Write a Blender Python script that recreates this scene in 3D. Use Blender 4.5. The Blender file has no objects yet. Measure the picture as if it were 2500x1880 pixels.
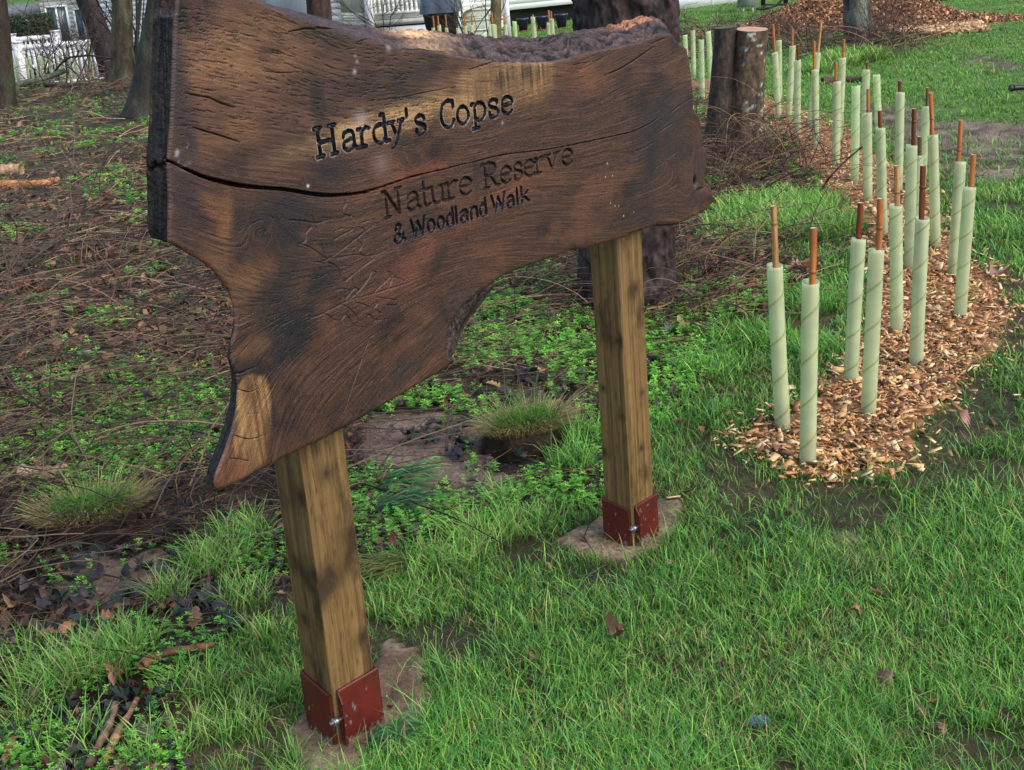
import bpy, math, random
import numpy as np
from mathutils import Vector, Matrix, Quaternion
R = math.radians
rng = np.random.default_rng(7)
random.seed(7)
scene = bpy.context.scene
COL = scene.collection

# ------------------------------------------------------------------ camera
F_PX, PITCH, ROLL, EYE = 3200.0, 0.3235, -0.0812, 1.65
_cp, _sp = math.cos(PITCH), math.sin(PITCH)
FW = np.array([0, _cp, -_sp]); _U = np.array([0, _sp, _cp]); _R = np.array([1.0, 0, 0])
RT = math.cos(ROLL)*_R + math.sin(ROLL)*_U
UP = -math.sin(ROLL)*_R + math.cos(ROLL)*_U
cam_d = bpy.data.cameras.new('camera'); cam = bpy.data.objects.new('camera', cam_d); COL.objects.link(cam)
cam_d.sensor_fit = 'HORIZONTAL'; cam_d.sensor_width = 36.0
cam_d.lens = 36.0*F_PX/2500.0
cam_d.clip_start = 0.05; cam_d.clip_end = 2000
M = Matrix(((RT[0], UP[0], -FW[0], 0), (RT[1], UP[1], -FW[1], 0), (RT[2], UP[2], -FW[2], EYE), (0, 0, 0, 1)))
cam.matrix_world = M
scene.camera = cam

# ------------------------------------------------------------------ light
w = bpy.data.worlds.new('World'); scene.world = w; w.use_nodes = True
nt = w.node_tree; bg = nt.nodes['Background']
sky = nt.nodes.new('ShaderNodeTexSky'); sky.sky_type = 'NISHITA'; sky.sun_disc = False
SUN_EL, SUN_AZ = R(46), R(132)
sky.sun_elevation = SUN_EL; sky.sun_rotation = SUN_AZ
sky.air_density = 1.0; sky.dust_density = 3.0; sky.ozone_density = 1.0
nt.links.new(sky.outputs[0], bg.inputs[0]); bg.inputs[1].default_value = 0.15
sd = bpy.data.lights.new('sun', 'SUN'); sun = bpy.data.objects.new('sun', sd); COL.objects.link(sun)
sd.energy = 0.8; sd.angle = R(60); sd.color = (1.0, 0.99, 0.97)
_sv = Vector((math.sin(SUN_AZ)*math.cos(SUN_EL), math.cos(SUN_AZ)*math.cos(SUN_EL), math.sin(SUN_EL)))
sun.rotation_euler = _sv.to_track_quat('Z', 'Y').to_euler(); sun.location = (0, 0, 20)
scene.view_settings.view_transform = 'Standard'; scene.view_settings.look = 'None'
scene.view_settings.exposure = 0.80; scene.view_settings.gamma = 1.0
scene.view_settings.use_curve_mapping = False

# ------------------------------------------------------------------ picture -> world helpers
CAMP = np.array([0, 0, EYE])
def ray(px, py):
    px = np.asarray(px, float); py = np.asarray(py, float)
    return FW*F_PX + RT*(px[..., None]-1250) - UP*(py[..., None]-940)
def gnd(px, py, z=0.0):
    d = ray(px, py); t = (z-EYE)/d[..., 2]
    return CAMP + d*t[..., None]
def at_depth(px, py, y):
    d = ray(px, py); return CAMP + d*(y/d[..., 1])[..., None]
TH = R(50.0)
BU = np.array([math.cos(TH), math.sin(TH), 0]); BN = np.array([math.sin(TH), -math.cos(TH), 0])
POST_L = gnd(832, 1833); POST_R = gnd(1548, 1345)
BT = 0.06
def onboard(px, py, off=BT):
    o = POST_L + BN*off; d = ray(px, py); t = ((o-CAMP)@BN)/(d@BN)
    P = CAMP + d*t[..., None]
    return np.stack([(P-POST_L)@BU, P[..., 2]], -1)

# ------------------------------------------------------------------ noise
def _h(ix, iy, iz, seed):
    n = (ix.astype(np.int64)*374761393 + iy.astype(np.int64)*668265263 + iz.astype(np.int64)*2147483647 + seed*1274126177) & 0xffffffff
    n = ((n ^ (n >> 13))*1274126177) & 0xffffffff
    n = ((n ^ (n >> 16))*2246822519) & 0xffffffff
    return ((n ^ (n >> 15)) & 0xffffff)/float(0xffffff)
def noise(x, y, z=0.0, seed=0):
    x, y, z = np.broadcast_arrays(np.asarray(x, float), y, z)
    xi, yi, zi = np.floor(x), np.floor(y), np.floor(z)
    fx, fy, fz = x-xi, y-yi, z-zi
    fx, fy, fz = [f*f*(3-2*f) for f in (fx, fy, fz)]
    r = 0
    for a in (0, 1):
        for b in (0, 1):
            for c in (0, 1):
                wgt = (fx if a else 1-fx)*(fy if b else 1-fy)*(fz if c else 1-fz)
                r = r + wgt*_h(xi+a, yi+b, zi+c, seed)
    return r*2-1
def fbm(x, y, z=0.0, o=4, seed=0, g=0.5):
    r = 0; a = 1.0; s = 0
    for k in range(o):
        r = r + a*noise(np.asarray(x)*2**k, np.asarray(y)*2**k, np.asarray(z)*2**k, seed+k*17); s += a; a *= g
    return r/s
def sstep(a, b, x):
    t = np.clip((x-a)/(b-a), 0, 1); return t*t*(3-2*t)
def srgb(c):
    c = np.asarray(c, float)/255.0
    return np.where(c <= 0.04045, c/12.92, ((c+0.055)/1.055)**2.4)
def mix(a, b, t):
    t = np.asarray(t)[..., None]; return np.asarray(a)*(1-t)+np.asarray(b)*t

# ------------------------------------------------------------------ mesh + material helpers
def new_mesh(name, V, faces, col=None, smooth=False):
    """faces: list of int arrays (n,k)."""
    me = bpy.data.meshes.new(name)
    V = np.asarray(V, np.float32).reshape(-1, 3)
    faces = [np.asarray(f, np.int32) for f in faces if len(f)]
    me.vertices.add(len(V)); me.vertices.foreach_set('co', V.ravel())
    nl = sum(f.size for f in faces); npoly = sum(len(f) for f in faces)
    me.loops.add(nl); me.polygons.add(npoly)
    me.loops.foreach_set('vertex_index', np.concatenate([f.ravel() for f in faces]))
    st = []; c = 0
    for f in faces:
        st.append(c + np.arange(len(f))*f.shape[1]); c += f.size
    me.polygons.foreach_set('loop_start', np.concatenate(st).astype(np.int32))
    if smooth:
        me.polygons.foreach_set('use_smooth', np.ones(npoly, bool))
    if col is not None:
        a = me.color_attributes.new('Col', 'FLOAT_COLOR', 'POINT')
        c4 = np.ones((len(V), 4), np.float32); c4[:, :3] = np.clip(col, 0, 1)
        a.data.foreach_set('color', c4.ravel())
    me.update(calc_edges=True); me.validate()
    return me
def link(name, me, m=None, parent=None, loc=None, rotz=None):
    o = bpy.data.objects.new(name, me); COL.objects.link(o)
    if m is not None and len(me.materials) == 0: me.materials.append(m)
    if parent is not None: o.parent = parent
    if loc is not None: o.location = loc
    if rotz is not None: o.rotation_euler = (0, 0, rotz)
    return o
def tag(o, label=None, cat=None, group=None, kind=None):
    if label: o['label'] = label
    if cat: o['category'] = cat
    if group: o['group'] = group
    if kind: o['kind'] = kind
    return o
def thing(name, label, cat, loc=(0, 0, 0), rotz=0, group=None):
    o = bpy.data.objects.new(name, None); COL.objects.link(o); o.empty_display_size = 0.1
    o.location = loc; o.rotation_euler = (0, 0, rotz)
    return tag(o, label, cat, group)

def mat(name, color=None, rough=0.6, spec=0.5, var=0.25, vscale=40.0, bump=0.0, bscale=60.0, stretch=(1, 1, 1),
        trans=0.0, metal=0.0, coat=0.0, col2=None, c2scale=6.0, roughvar=0.0):
    m = bpy.data.materials.new(name); m.use_nodes = True
    n = m.node_tree; L = n.links; b = n.nodes['Principled BSDF']
    tc = n.nodes.new('ShaderNodeTexCoord'); mp = n.nodes.new('ShaderNodeMapping')
    mp.inputs['Scale'].default_value = stretch; L.new(tc.outputs['Object'], mp.inputs[0])
    if color is None:
        a = n.nodes.new('ShaderNodeVertexColor'); a.layer_name = 'Col'; src = a.outputs[0]
    else:
        a = n.nodes.new('ShaderNodeRGB'); a.outputs[0].default_value = (*srgb(color), 1); src = a.outputs[0]
        if col2 is not None:
            nz = n.nodes.new('ShaderNodeTexNoise'); nz.inputs['Scale'].default_value = c2scale; nz.inputs['Detail'].default_value = 6
            L.new(mp.outputs[0], nz.inputs['Vector'])
            rp = n.nodes.new('ShaderNodeMapRange'); rp.inputs[1].default_value = 0.42; rp.inputs[2].default_value = 0.62
            L.new(nz.outputs['Fac'], rp.inputs[0])
            mx = n.nodes.new('ShaderNodeMix'); mx.data_type = 'RGBA'
            L.new(rp.outputs[0], mx.inputs[0]); L.new(src, mx.inputs[6]); mx.inputs[7].default_value = (*srgb(col2), 1)
            src = mx.outputs[2]
    if var > 0:
        nz = n.nodes.new('ShaderNodeTexNoise'); nz.inputs['Scale'].default_value = vscale; nz.inputs['Detail'].default_value = 5
        nz.inputs['Roughness'].default_value = 0.65
        L.new(mp.outputs[0], nz.inputs['Vector'])
        rp = n.nodes.new('ShaderNodeMapRange'); rp.inputs[1].default_value = 0.3; rp.inputs[2].default_value = 0.7
        rp.inputs[3].default_value = 1-var; rp.inputs[4].default_value = 1+var; rp.clamp = True
        L.new(nz.outputs['Fac'], rp.inputs[0])
        vm = n.nodes.new('ShaderNodeVectorMath'); vm.operation = 'SCALE'
        L.new(src, vm.inputs[0]); L.new(rp.outputs[0], vm.inputs['Scale']); src = vm.outputs[0]
    L.new(src, b.inputs['Base Color'])
    b.inputs['Roughness'].default_value = rough; b.inputs['Specular IOR Level'].default_value = spec
    b.inputs['Metallic'].default_value = metal; b.inputs['Coat Weight'].default_value = coat
    if roughvar > 0:
        nz = n.nodes.new('ShaderNodeTexNoise'); nz.inputs['Scale'].default_value = vscale*0.4
        L.new(mp.outputs[0], nz.inputs['Vector'])
        rp = n.nodes.new('ShaderNodeMapRange'); rp.inputs[1].default_value = 0.35; rp.inputs[2].default_value = 0.65
        rp.inputs[3].default_value = max(0.05, rough-roughvar); rp.inputs[4].default_value = min(1, rough+roughvar)
        L.new(nz.outputs['Fac'], rp.inputs[0]); L.new(rp.outputs[0], b.inputs['Roughness'])
    if bump > 0:
        nz = n.nodes.new('ShaderNodeTexNoise'); nz.inputs['Scale'].default_value = bscale; nz.inputs['Detail'].default_value = 6
        L.new(mp.outputs[0], nz.inputs['Vector'])
        bp = n.nodes.new('ShaderNodeBump'); bp.inputs['Strength'].default_value = bump; bp.inputs['Distance'].default_value = 0.01
        L.new(nz.outputs['Fac'], bp.inputs['Height']); L.new(bp.outputs[0], b.inputs['Normal'])
    if trans > 0:
        tr = n.nodes.new('ShaderNodeBsdfTranslucent'); L.new(src, tr.inputs[0])
        mx = n.nodes.new('ShaderNodeMixShader'); mx.inputs[0].default_value = trans
        L.new(b.outputs[0], mx.inputs[1]); L.new(tr.outputs[0], mx.inputs[2])
        L.new(mx.outputs[0], n.nodes['Material Output'].inputs[0])
    return m

M_oak = mat('oak', rough=0.44, spec=0.42, var=0.3, vscale=420, bump=0.22, bscale=380, roughvar=0.12)
M_edge = mat('oak_edge', rough=0.62, spec=0.3, var=0.6, vscale=85, bump=1.0, bscale=95)
M_post = mat('post_wood', rough=0.5, spec=0.35, var=0.1, vscale=260, bump=0.15, bscale=260)
M_blackpaint = mat('black_paint', (20, 22, 28), rough=0.32, spec=0.5, var=0.3, vscale=120)
M_red = mat('red_oxide', rough=0.42, spec=0.4, var=0.08, vscale=120, bump=0.05, bscale=200)
M_steel = mat('zinc_bolt', (150, 152, 155), rough=0.35, metal=0.9, var=0.1)
M_ground = mat('soil', rough=0.85, spec=0.3, var=0.45, vscale=70, bump=0.9, bscale=45)
M_grass = mat('grass', rough=0.55, spec=0.25, var=0.0, trans=0.25)
M_leaf = mat('dead_leaf', rough=0.45, spec=0.45, var=0.25, vscale=90, trans=0.08)
M_green = mat('green_leaf', rough=0.5, spec=0.35, var=0.0, trans=0.35)
M_twig = mat('twig', rough=0.6, spec=0.4, var=0.25, vscale=80)
M_chip = mat('wood_chip', rough=0.55, spec=0.4, var=0.2, vscale=120)
M_bark = mat('bark', rough=0.7, spec=0.4, var=0.5, vscale=45, bump=1.0, bscale=38, stretch=(1, 1, 0.45))
M_cane = mat('bamboo', rough=0.4, spec=0.4, var=0.15, vscale=120, stretch=(1, 1, 0.15))
M_white = mat('white_plastic', (226, 229, 232), rough=0.4, var=0.05, vscale=8)
M_fascia = mat('weathered_white', (205, 208, 196), rough=0.6, var=0.12, vscale=6, col2=(176, 184, 160), c2scale=2.5)
M_siding = mat('pale_cladding', (236, 240, 244), rough=0.5, var=0.05, vscale=5)
M_dark = mat('dark_void', (22, 22, 24), rough=0.8, var=0.3, vscale=10)
M_glass = mat('window_glass', (72, 88, 92), rough=0.12, spec=0.6, var=0.15, vscale=2)
M_roof = mat('grey_roof', (104, 110, 118), rough=0.7, var=0.2, vscale=5)
M_blackplastic = mat('black_plastic', (20, 20, 23), rough=0.4, var=0.2)

# ------------------------------------------------------------------ terrain
def groundz(x, y):
    x = np.asarray(x, float); y = np.asarray(y, float)
    b = 0.012*fbm(x*0.9, y*0.9, 0, 3, 5) + 0.006*fbm(x*6, y*6, 0, 2, 9)
    b = b + 0.02*sstep(3, 7, y)*fbm(x*0.5+9, y*0.5, 0, 2, 33)
    side = sstep(-5.2, -8.0, x + 0.09*(y-22))
    drop = -np.clip((y-22.5)*0.13, 0, 2.3)
    return b + side*drop
def pip(x, y, poly):
    x = np.asarray(x); y = np.asarray(y); ins = np.zeros(x.shape, bool); n = len(poly)
    for i in range(n):
        x0, y0 = poly[i]; x1, y1 = poly[(i+1) % n]
        if y0 == y1: continue
        c = ((y0 > y) != (y1 > y)) & (x < (x1-x0)*(y-y0)/(y1-y0)+x0)
        ins ^= c
    return ins
def gpoly(pts):
    p = np.array(pts, float); return gnd(p[:, 0], p[:, 1])[:, :2]
WOOD = gpoly([(300, 2300), (420, 1790), (640, 1600), (900, 1440), (960, 1330), (1150, 1260), (1420, 1210), (1600, 1060),
              (1700, 970), (1830, 850), (1960, 640), (2000, 480), (1900, 340), (1740, 200), (1690, 120), (1560, 108), (1400, 106),
              (1000, 90), (500, 80), (-500, 110), (-1200, 400), (-2000, 1200), (-2000, 2300)])
CHIPS = gpoly([(1800, 1105), (1830, 1045), (1900, 1030), (1990, 990), (2060, 900), (2130, 800), (2150, 700), (2110, 560), (2040, 470),
               (1988, 429), (1930, 360), (1870, 310), (1740, 240), (1690, 205), (1730, 190), (1850, 230), (1920, 260), (2000, 290),
               (2090, 350), (2200, 420), (2290, 520), (2370, 640), (2440, 720), (2445, 805), (2360, 930), (2250, 1035), (2215, 1100), (2170, 1160),
               (2080, 1180), (1960, 1170), (1880, 1150)])
SOILS = [gpoly([(900, 1010), (1080, 1000), (1250, 1060), (1330, 1150), (1180, 1230), (1000, 1210), (880, 1110)]),
         gpoly([(130, 1400), (240, 1340), (400, 1330), (440, 1410), (330, 1490), (170, 1480)])]
SANDS = [gpoly([(690, 1810), (740, 1870), (770, 1950), (900, 1910), (990, 1810), (1055, 1700), (1040, 1600), (950, 1570), (900, 1640)]),
         gpoly([(1360, 1325), (1450, 1280), (1600, 1215), (1665, 1220), (1680, 1290), (1620, 1350), (1520, 1380), (1410, 1368)])]
PATHS = [gpoly([(2090, 260), (2180, 255), (2300, 300), (2420, 300), (2700, 330), (2700, 440), (2500, 440), (2380, 450), (2250, 400), (2150, 330)]),
         gpoly([(2340, 130), (2440, 140), (2500, 165), (2470, 185), (2380, 170)]),
         gpoly([(1950, 1320), (2100, 1290), (2200, 1330), (2100, 1380), (1980, 1370)])]
BLACKSOIL = [gpoly([(1175, 1050), (1260, 1060), (1400, 1070), (1420, 1110), (1330, 1160), (1200, 1150)]),
             gpoly([(120, 1290), (220, 1300), (330, 1290), (370, 1250), (380, 1300), (330, 1350), (200, 1350)])]
CLEAR = gpoly([(190, 1890), (240, 1760), (270, 1690), (350, 1690), (345, 1760), (280, 1890)])
def masks(x, y):
    j = 0.05*np.clip(y/3, 0.5, 5)
    xx = x + j*fbm(x*5, y*5, 0, 3, 51); yy = y + j*fbm(x*5, y*5, 0, 3, 77)
    m = {}
    m['clear'] = pip(x, y, CLEAR)
    m['wood'] = pip(xx+2*j*noise(x*1.3, y*1.3, 0, 4), yy+2*j*noise(x*1.3, y*1.3, 0, 14), WOOD)
    m['chips'] = pip(xx, yy, CHIPS)
    m['soil'] = np.any([pip(xx, yy, p) for p in SOILS], 0)
    m['sand'] = np.any([pip(xx, yy, p) for p in SANDS], 0)
    m['path'] = np.any([pip(xx, yy, p) for p in PATHS], 0)
    m['black'] = np.any([pip(xx, yy, p) for p in BLACKSOIL], 0)
    return m
def axis(lo, hi, step, far_lo, far_hi, g=1.12):
    a = list(np.arange(lo, hi, step)); s = step; x = a[-1]
    while x < far_hi: s *= g; x += s; a.append(x)
    s = step; x = lo; pre = []
    while x > far_lo: s *= g; x -= s; pre.append(x)
    return np.array(pre[::-1]+a)
gx = axis(-3.2, 3.6, 0.022, -400, 400); gy = axis(1.2, 8.5, 0.026, -60, 900, 1.05)
GX, GY = np.meshgrid(gx, gy, indexing='xy')
GZ = groundz(GX, GY)
mk = masks(GX, GY)
nz1 = fbm(GX*1.5, GY*1.5, 0, 4, 3)
gc = mix(srgb((46, 50, 28)), srgb((74, 62, 44)), np.clip(nz1*1.6+.5, 0, 1))
farl = sstep(6, 13, GY)
gc = mix(gc, mix(srgb((70, 104, 42)), srgb((98, 134, 54)), np.clip(.5+fbm(GX*2, GY*2, 0, 4, 303), 0, 1)), farl*0.85)
wc = mix(srgb((34, 26, 22)), srgb((60, 47, 38)), np.clip(fbm(GX*4, GY*4, 0, 4, 8)+.5, 0, 1))
wc = mix(wc, srgb((74, 82, 46)), np.clip(sstep(3.0, 8, GY)*(.35+1.4*fbm(GX*2.2, GY*2.2, 0, 5, 19, .75)), 0, .75))
wc = mix(wc, srgb((112, 88, 66)), np.clip(fbm(GX*7, GY*7, 0, 4, 66, .8)*2-.2, 0, .6))
gc = np.where(mk['wood'][..., None], wc, gc)
gc = np.where(mk['chips'][..., None], mix(srgb((124, 88, 58)), srgb((164, 120, 80)), np.clip(fbm(GX*9, GY*9, 0, 3, 8)+.5, 0, 1)), gc)
gc = np.where(mk['path'][..., None], mix(srgb((70, 56, 46)), srgb((134, 116, 102)), np.clip(1.6*fbm(GX*4, GY*7, 0, 5, 18, .7)+.45, 0, 1)), gc)
gc = np.where(mk['soil'][..., None], mix(srgb((104, 86, 72)), srgb((132, 112, 96)), np.clip(fbm(GX*9, GY*9, 0, 3, 28)+.5, 0, 1)), gc)
gc = np.where(mk['sand'][..., None], mix(srgb((92, 72, 56)), srgb((142, 120, 100)), np.clip(fbm(GX*12, GY*12, 0, 3, 38)+.5, 0, 1)), gc)
gc = np.where(mk['black'][..., None], mix(srgb((38, 31, 27)), srgb((66, 54, 46)), np.clip(fbm(GX*20, GY*20, 0, 3, 38)+.5, 0, 1)), gc)
rough_ = (mk['soil'] | mk['sand'] | mk['black'] | mk['path'])*1.0
GZ = GZ + rough_*0.008*fbm(GX*22, GY*22, 0, 3, 91) - 0.025*mk['black'] + 0.012*mk['sand'] + 0.015*mk['chips']
ny, nx = GX.shape
idx = np.arange(nx*ny).reshape(ny, nx)
fq = np.stack([idx[:-1, :-1], idx[:-1, 1:], idx[1:, 1:], idx[1:, :-1]], -1).reshape(-1, 4)
me = new_mesh('ground', np.stack([GX, GY, GZ], -1), [fq], gc.reshape(-1, 3), True)
n_ = M_ground.node_tree; bs_ = n_.nodes['Principled BSDF']; lk = bs_.inputs['Base Color'].links[0].from_socket
nz_g = n_.nodes.new('ShaderNodeTexNoise'); nz_g.inputs['Scale'].default_value = 11; nz_g.inputs['Detail'].default_value = 8; nz_g.inputs['Roughness'].default_value = .75
rp_g = n_.nodes.new('ShaderNodeMapRange'); rp_g.inputs[1].default_value = .35; rp_g.inputs[2].default_value = .65; rp_g.inputs[3].default_value = .6; rp_g.inputs[4].default_value = 1.3
vs_g = n_.nodes.new('ShaderNodeVectorMath'); vs_g.operation = 'SCALE'; n_.links.new(n_.nodes['Mapping'].outputs[0], nz_g.inputs['Vector']); n_.links.new(nz_g.outputs['Fac'], rp_g.inputs[0])
n_.links.new(lk, vs_g.inputs[0]); n_.links.new(rp_g.outputs[0], vs_g.inputs['Scale']); n_.links.new(vs_g.outputs[0], bs_.inputs['Base Color'])
tag(link('ground', me, M_ground), kind='structure')

# ------------------------------------------------------------------ oak sign board
def cr(pts, n=8):
    """Catmull-Rom through points."""
    P = np.array(pts, float)
    if len(P) < 3: return P
    Q = np.vstack([2*P[0]-P[1], P, 2*P[-1]-P[-2]]); out = []
    t = np.linspace(0, 1, n, endpoint=False)[:, None]
    for i in range(1, len(Q)-2):
        a, b, c, d = Q[i-1], Q[i], Q[i+1], Q[i+2]
        out.append(0.5*((2*b)+(c-a)*t+(2*a-5*b+4*c-d)*t**2+(3*b-a-3*c+d)*t**3))
    out.append(P[-1:]); return np.vstack(out)
def dense(P, step):
    out = []
    for a, b in zip(P[:-1], P[1:]):
        k = max(1, int(np.ceil(np.linalg.norm(b-a)/step)))
        out.append(a+(b-a)*np.linspace(0, 1, k, endpoint=False)[:, None])
    out.append(P[-1:]); return np.vstack(out)
def ob(pts, off=BT):
    p = np.array(pts, float); return onboard(p[:, 0], p[:, 1], off)

TOPF = [(427, 39), (431, 5), (437, -40), (520, -38), (560, -24), (635, 2), (700, 30), (754, 47), (808, 67), (845, 80), (890, 93), (917, 95), (944, 107),
        (980, 121), (1027, 119), (1080, 127), (1150, 141), (1231, 151), (1313, 153), (1354, 149), (1436, 127), (1518, 110), (1564, 101),
        (1602, 84), (1640, 80)]
RIGHTF = [(1647, 96), (1668, 111), (1680, 121), (1690, 187), (1694, 227), (1694, 268), (1706, 281), (1713, 300), (1716, 330), (1718, 358), (1724, 366),
          (1726, 401), (1725, 441), (1737, 458), (1745, 490), (1723, 515), (1657, 547), (1600, 550)]
BOTF = [(1518, 580), (1436, 606), (1396, 612), (1333, 634), (1251, 664), (1211, 684)]
NOTCH_F = [(1202, 693), (1170, 713), (1134, 745), (1109, 776), (1098, 812), (1089, 853), (1091, 871), (1107, 880)]
NOTCH_B = [(1202, 699), (1184, 726), (1150, 770), (1128, 806), (1114, 840), (1104, 868), (1098, 882), (1100, 886)]
BOT2F = [(1093, 898), (1007, 948), (917, 1002), (804, 1066), (700, 1115), (671, 1131), (596, 1171), (544, 1194)]
LEFTF = [(530, 1196), (523, 1178), (530, 1152), (549, 1105), (568, 1049), (579, 997), (582, 950), (577, 913), (568, 893), (565, 870), (563, 845),
         (575, 800), (573, 770), (570, 744), (560, 708), (539, 683), (511, 650), (491, 637), (450, 612), (411, 591), (411, 560), (413, 490), (409, 392),
         (413, 340), (417, 286), (422, 160)]
seg = [('top', TOPF), ('right', RIGHTF), ('bot', BOTF), ('notch', NOTCH_F), ('bot', BOT2F), ('left', LEFTF)]
FP = []; BP = []; KIND = []
BTOP = ob([(560, -14), (613, 0), (700, 21), (745, 33), (808, 51), (863, 63), (908, 70), (989, 75), (1043, 74), (1122, 83), (1195, 91), (1285, 93), (1343, 89),
           (1366, 83), (1394, 78), (1438, 73), (1476, 66), (1514, 56), (1551, 40), (1572, 33), (1592, 40), (1604, 48), (1622, 61)], 0.0)
for kname, pts in seg:
    f = ob(pts)
    b = f.copy()
    if kname == 'top':
        for i in range(len(f)):
            if f[i, 0] > 0.0: b[i, 1] = max(f[i, 1]-0.01, np.interp(f[i, 0], BTOP[:, 0], BTOP[:, 1]))
    if kname == 'notch': b = ob(NOTCH_B, 0.0)
    if kname == 'left':
        b[:, 0] += 0.052*sstep(1.215, 1.19, b[:, 1])-0.018*sstep(.99, .95, b[:, 1]); b[:, 1] += 0.02*sstep(.76, .73, b[:, 1])
    FP.append(f); BP.append(b); KIND += [kname]*len(f)
FP = np.vstack(FP); BP = np.vstack(BP)
FP2 = []; BP2 = []; K2 = []
n = len(FP)
for i in range(n):
    a, b, c, d = FP[i], FP[(i+1) % n], BP[i], BP[(i+1) % n]
    k = max(1, int(np.ceil(np.linalg.norm(b-a)/0.003))); t = np.linspace(0, 1, k, endpoint=False)[:, None]
    FP2.append(a+(b-a)*t); BP2.append(c+(d-c)*t); K2 += [KIND[i] if KIND[(i+1) % n] == KIND[i] or KIND[i] != 'bot' else KIND[(i+1) % n]]*k
FP2 = np.vstack(FP2); BP2 = np.vstack(BP2); K2 = np.array(K2)
# smooth the loop a little and give the waney parts an irregular line
for _ in range(2):
    FP2 = 0.25*np.roll(FP2, 1, 0)+0.5*FP2+0.25*np.roll(FP2, -1, 0)
    BP2 = 0.25*np.roll(BP2, 1, 0)+0.5*BP2+0.25*np.roll(BP2, -1, 0)
tg = np.roll(FP2, -1, 0)-np.roll(FP2, 1, 0); tg /= np.linalg.norm(tg, axis=1)[:, None]+1e-9
on = np.stack([-tg[:, 1], tg[:, 0]], 1)     # outward normal (loop runs clockwise in s,z)
amp = np.where(K2 == 'top', 0.0035, np.where(K2 == 'right', 0.0025, np.where(K2 == 'notch', 0.002, 0.0006)))
amp = np.where((K2 == 'top') & (FP2[:, 0] < 0.33), 0.0008, amp)
FP2 = FP2 + on*(amp*fbm(FP2[:, 0]*60, FP2[:, 1]*60, 0, 3, 2))[:, None]
BP2 = BP2 + on*(amp*2.0*fbm(BP2[:, 0]*45, BP2[:, 1]*45, 3, 3, 12))[:, None]

H_ = 0.0013
s0, s1, z0, z1 = -0.30, 1.60, 0.70, 1.66
gs = np.arange(s0, s1, H_); gz = np.arange(z0, z1, H_)
S, Z = np.meshgrid(gs, gz, indexing='xy')
inside = pip(S, Z, FP2)
# grain field: thin-plate spline through traced grain lines
GL = [[(430, 60), (560, 80), (700, 120), (950, 180), (1200, 195), (1400, 165), (1600, 105)],
      [(420, 200), (650, 240), (850, 285), (1100, 265), (1350, 215), (1550, 160), (1680, 120)],
      [(410, 330), (600, 360), (800, 385), (1000, 350), (1300, 300), (1500, 255), (1690, 190)],
      [(409, 392), (500, 432), (610, 456), (782, 476), (945, 452), (1068, 417), (1231, 378), (1354, 362), (1477, 337), (1600, 298), (1690, 240)],
      [(411, 480), (520, 520), (700, 550), (900, 545), (1150, 490), (1400, 440), (1560, 420), (1720, 400)],
      [(420, 590), (560, 640), (700, 690), (850, 660), (1000, 590), (1200, 540), (1450, 510), (1740, 480)],
      [(570, 900), (600, 860), (700, 780), (850, 720), (1050, 630), (1300, 580), (1600, 545)],
      [(590, 1170), (640, 1000), (720, 880), (850, 790), (1000, 700), (1200, 640)],
      [(700, 1100), (770, 960), (880, 850), (1000, 760), (1180, 690)],
      [(850, 1030), (930, 930), (1030, 830), (1100, 760)], [(1000, 950), (1090, 860)]]
cp = []; cv = []
for v, ln in enumerate(GL):
    q = ob(ln); cp.append(q); cv += [v]*len(q)
cp = np.vstack(cp); cv = np.array(cv, float)
def tps(r2): return 0.5*r2*np.log(r2+1e-12)
D2 = ((cp[:, None]-cp[None])**2).sum(-1)
A = np.zeros((len(cp)+3, len(cp)+3)); A[:len(cp), :len(cp)] = tps(D2)+np.eye(len(cp))*0.002
A[:len(cp), -3] = 1; A[:len(cp), -2:] = cp; A[-3, :len(cp)] = 1; A[-2:, :len(cp)] = cp.T
wt = np.linalg.solve(A, np.r_[cv, 0, 0, 0])
cs = np.linspace(s0, s1, 130); cz = np.linspace(z0, z1, 70); CS, CZ = np.meshgrid(cs, cz)
pts = np.stack([CS.ravel(), CZ.ravel()], 1)
val = tps(((pts[:, None]-cp[None])**2).sum(-1))@wt[:-3]+wt[-3]+pts@wt[-2:]
val = val.reshape(CS.shape)
fi = (S-s0)/(cs[1]-cs[0]); fj = (Z-z0)/(cz[1]-cz[0])
i0 = np.clip(fi.astype(int), 0, 128); j0 = np.clip(fj.astype(int), 0, 68); fi -= i0; fj -= j0
G = (val[j0, i0]*(1-fi)*(1-fj)+val[j0, i0+1]*fi*(1-fj)+val[j0+1, i0]*(1-fi)*fj+val[j0+1, i0+1]*fi*fj)
def blob(px, py, rs, rz, ang=0.0):
    c = onboard(np.array(px, float), np.array(py, float)); ca, sa = math.cos(R(ang)), math.sin(R(ang))
    u = (S-c[0])*ca+(Z-c[1])*sa; v = -(S-c[0])*sa+(Z-c[1])*ca
    return np.exp(-((u/rs)**2+(v/rz)**2))
G = G + 1.5*blob(1672, 350, .085, .075) + 0.8*blob(640, 555, .045, .035) + 0.7*blob(1700, 480, .03, .03) - 0.5*blob(1010, 395, .03, .02)
G = G + 0.05*fbm(S*5, Z*5, 0, 2, 61)
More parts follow.
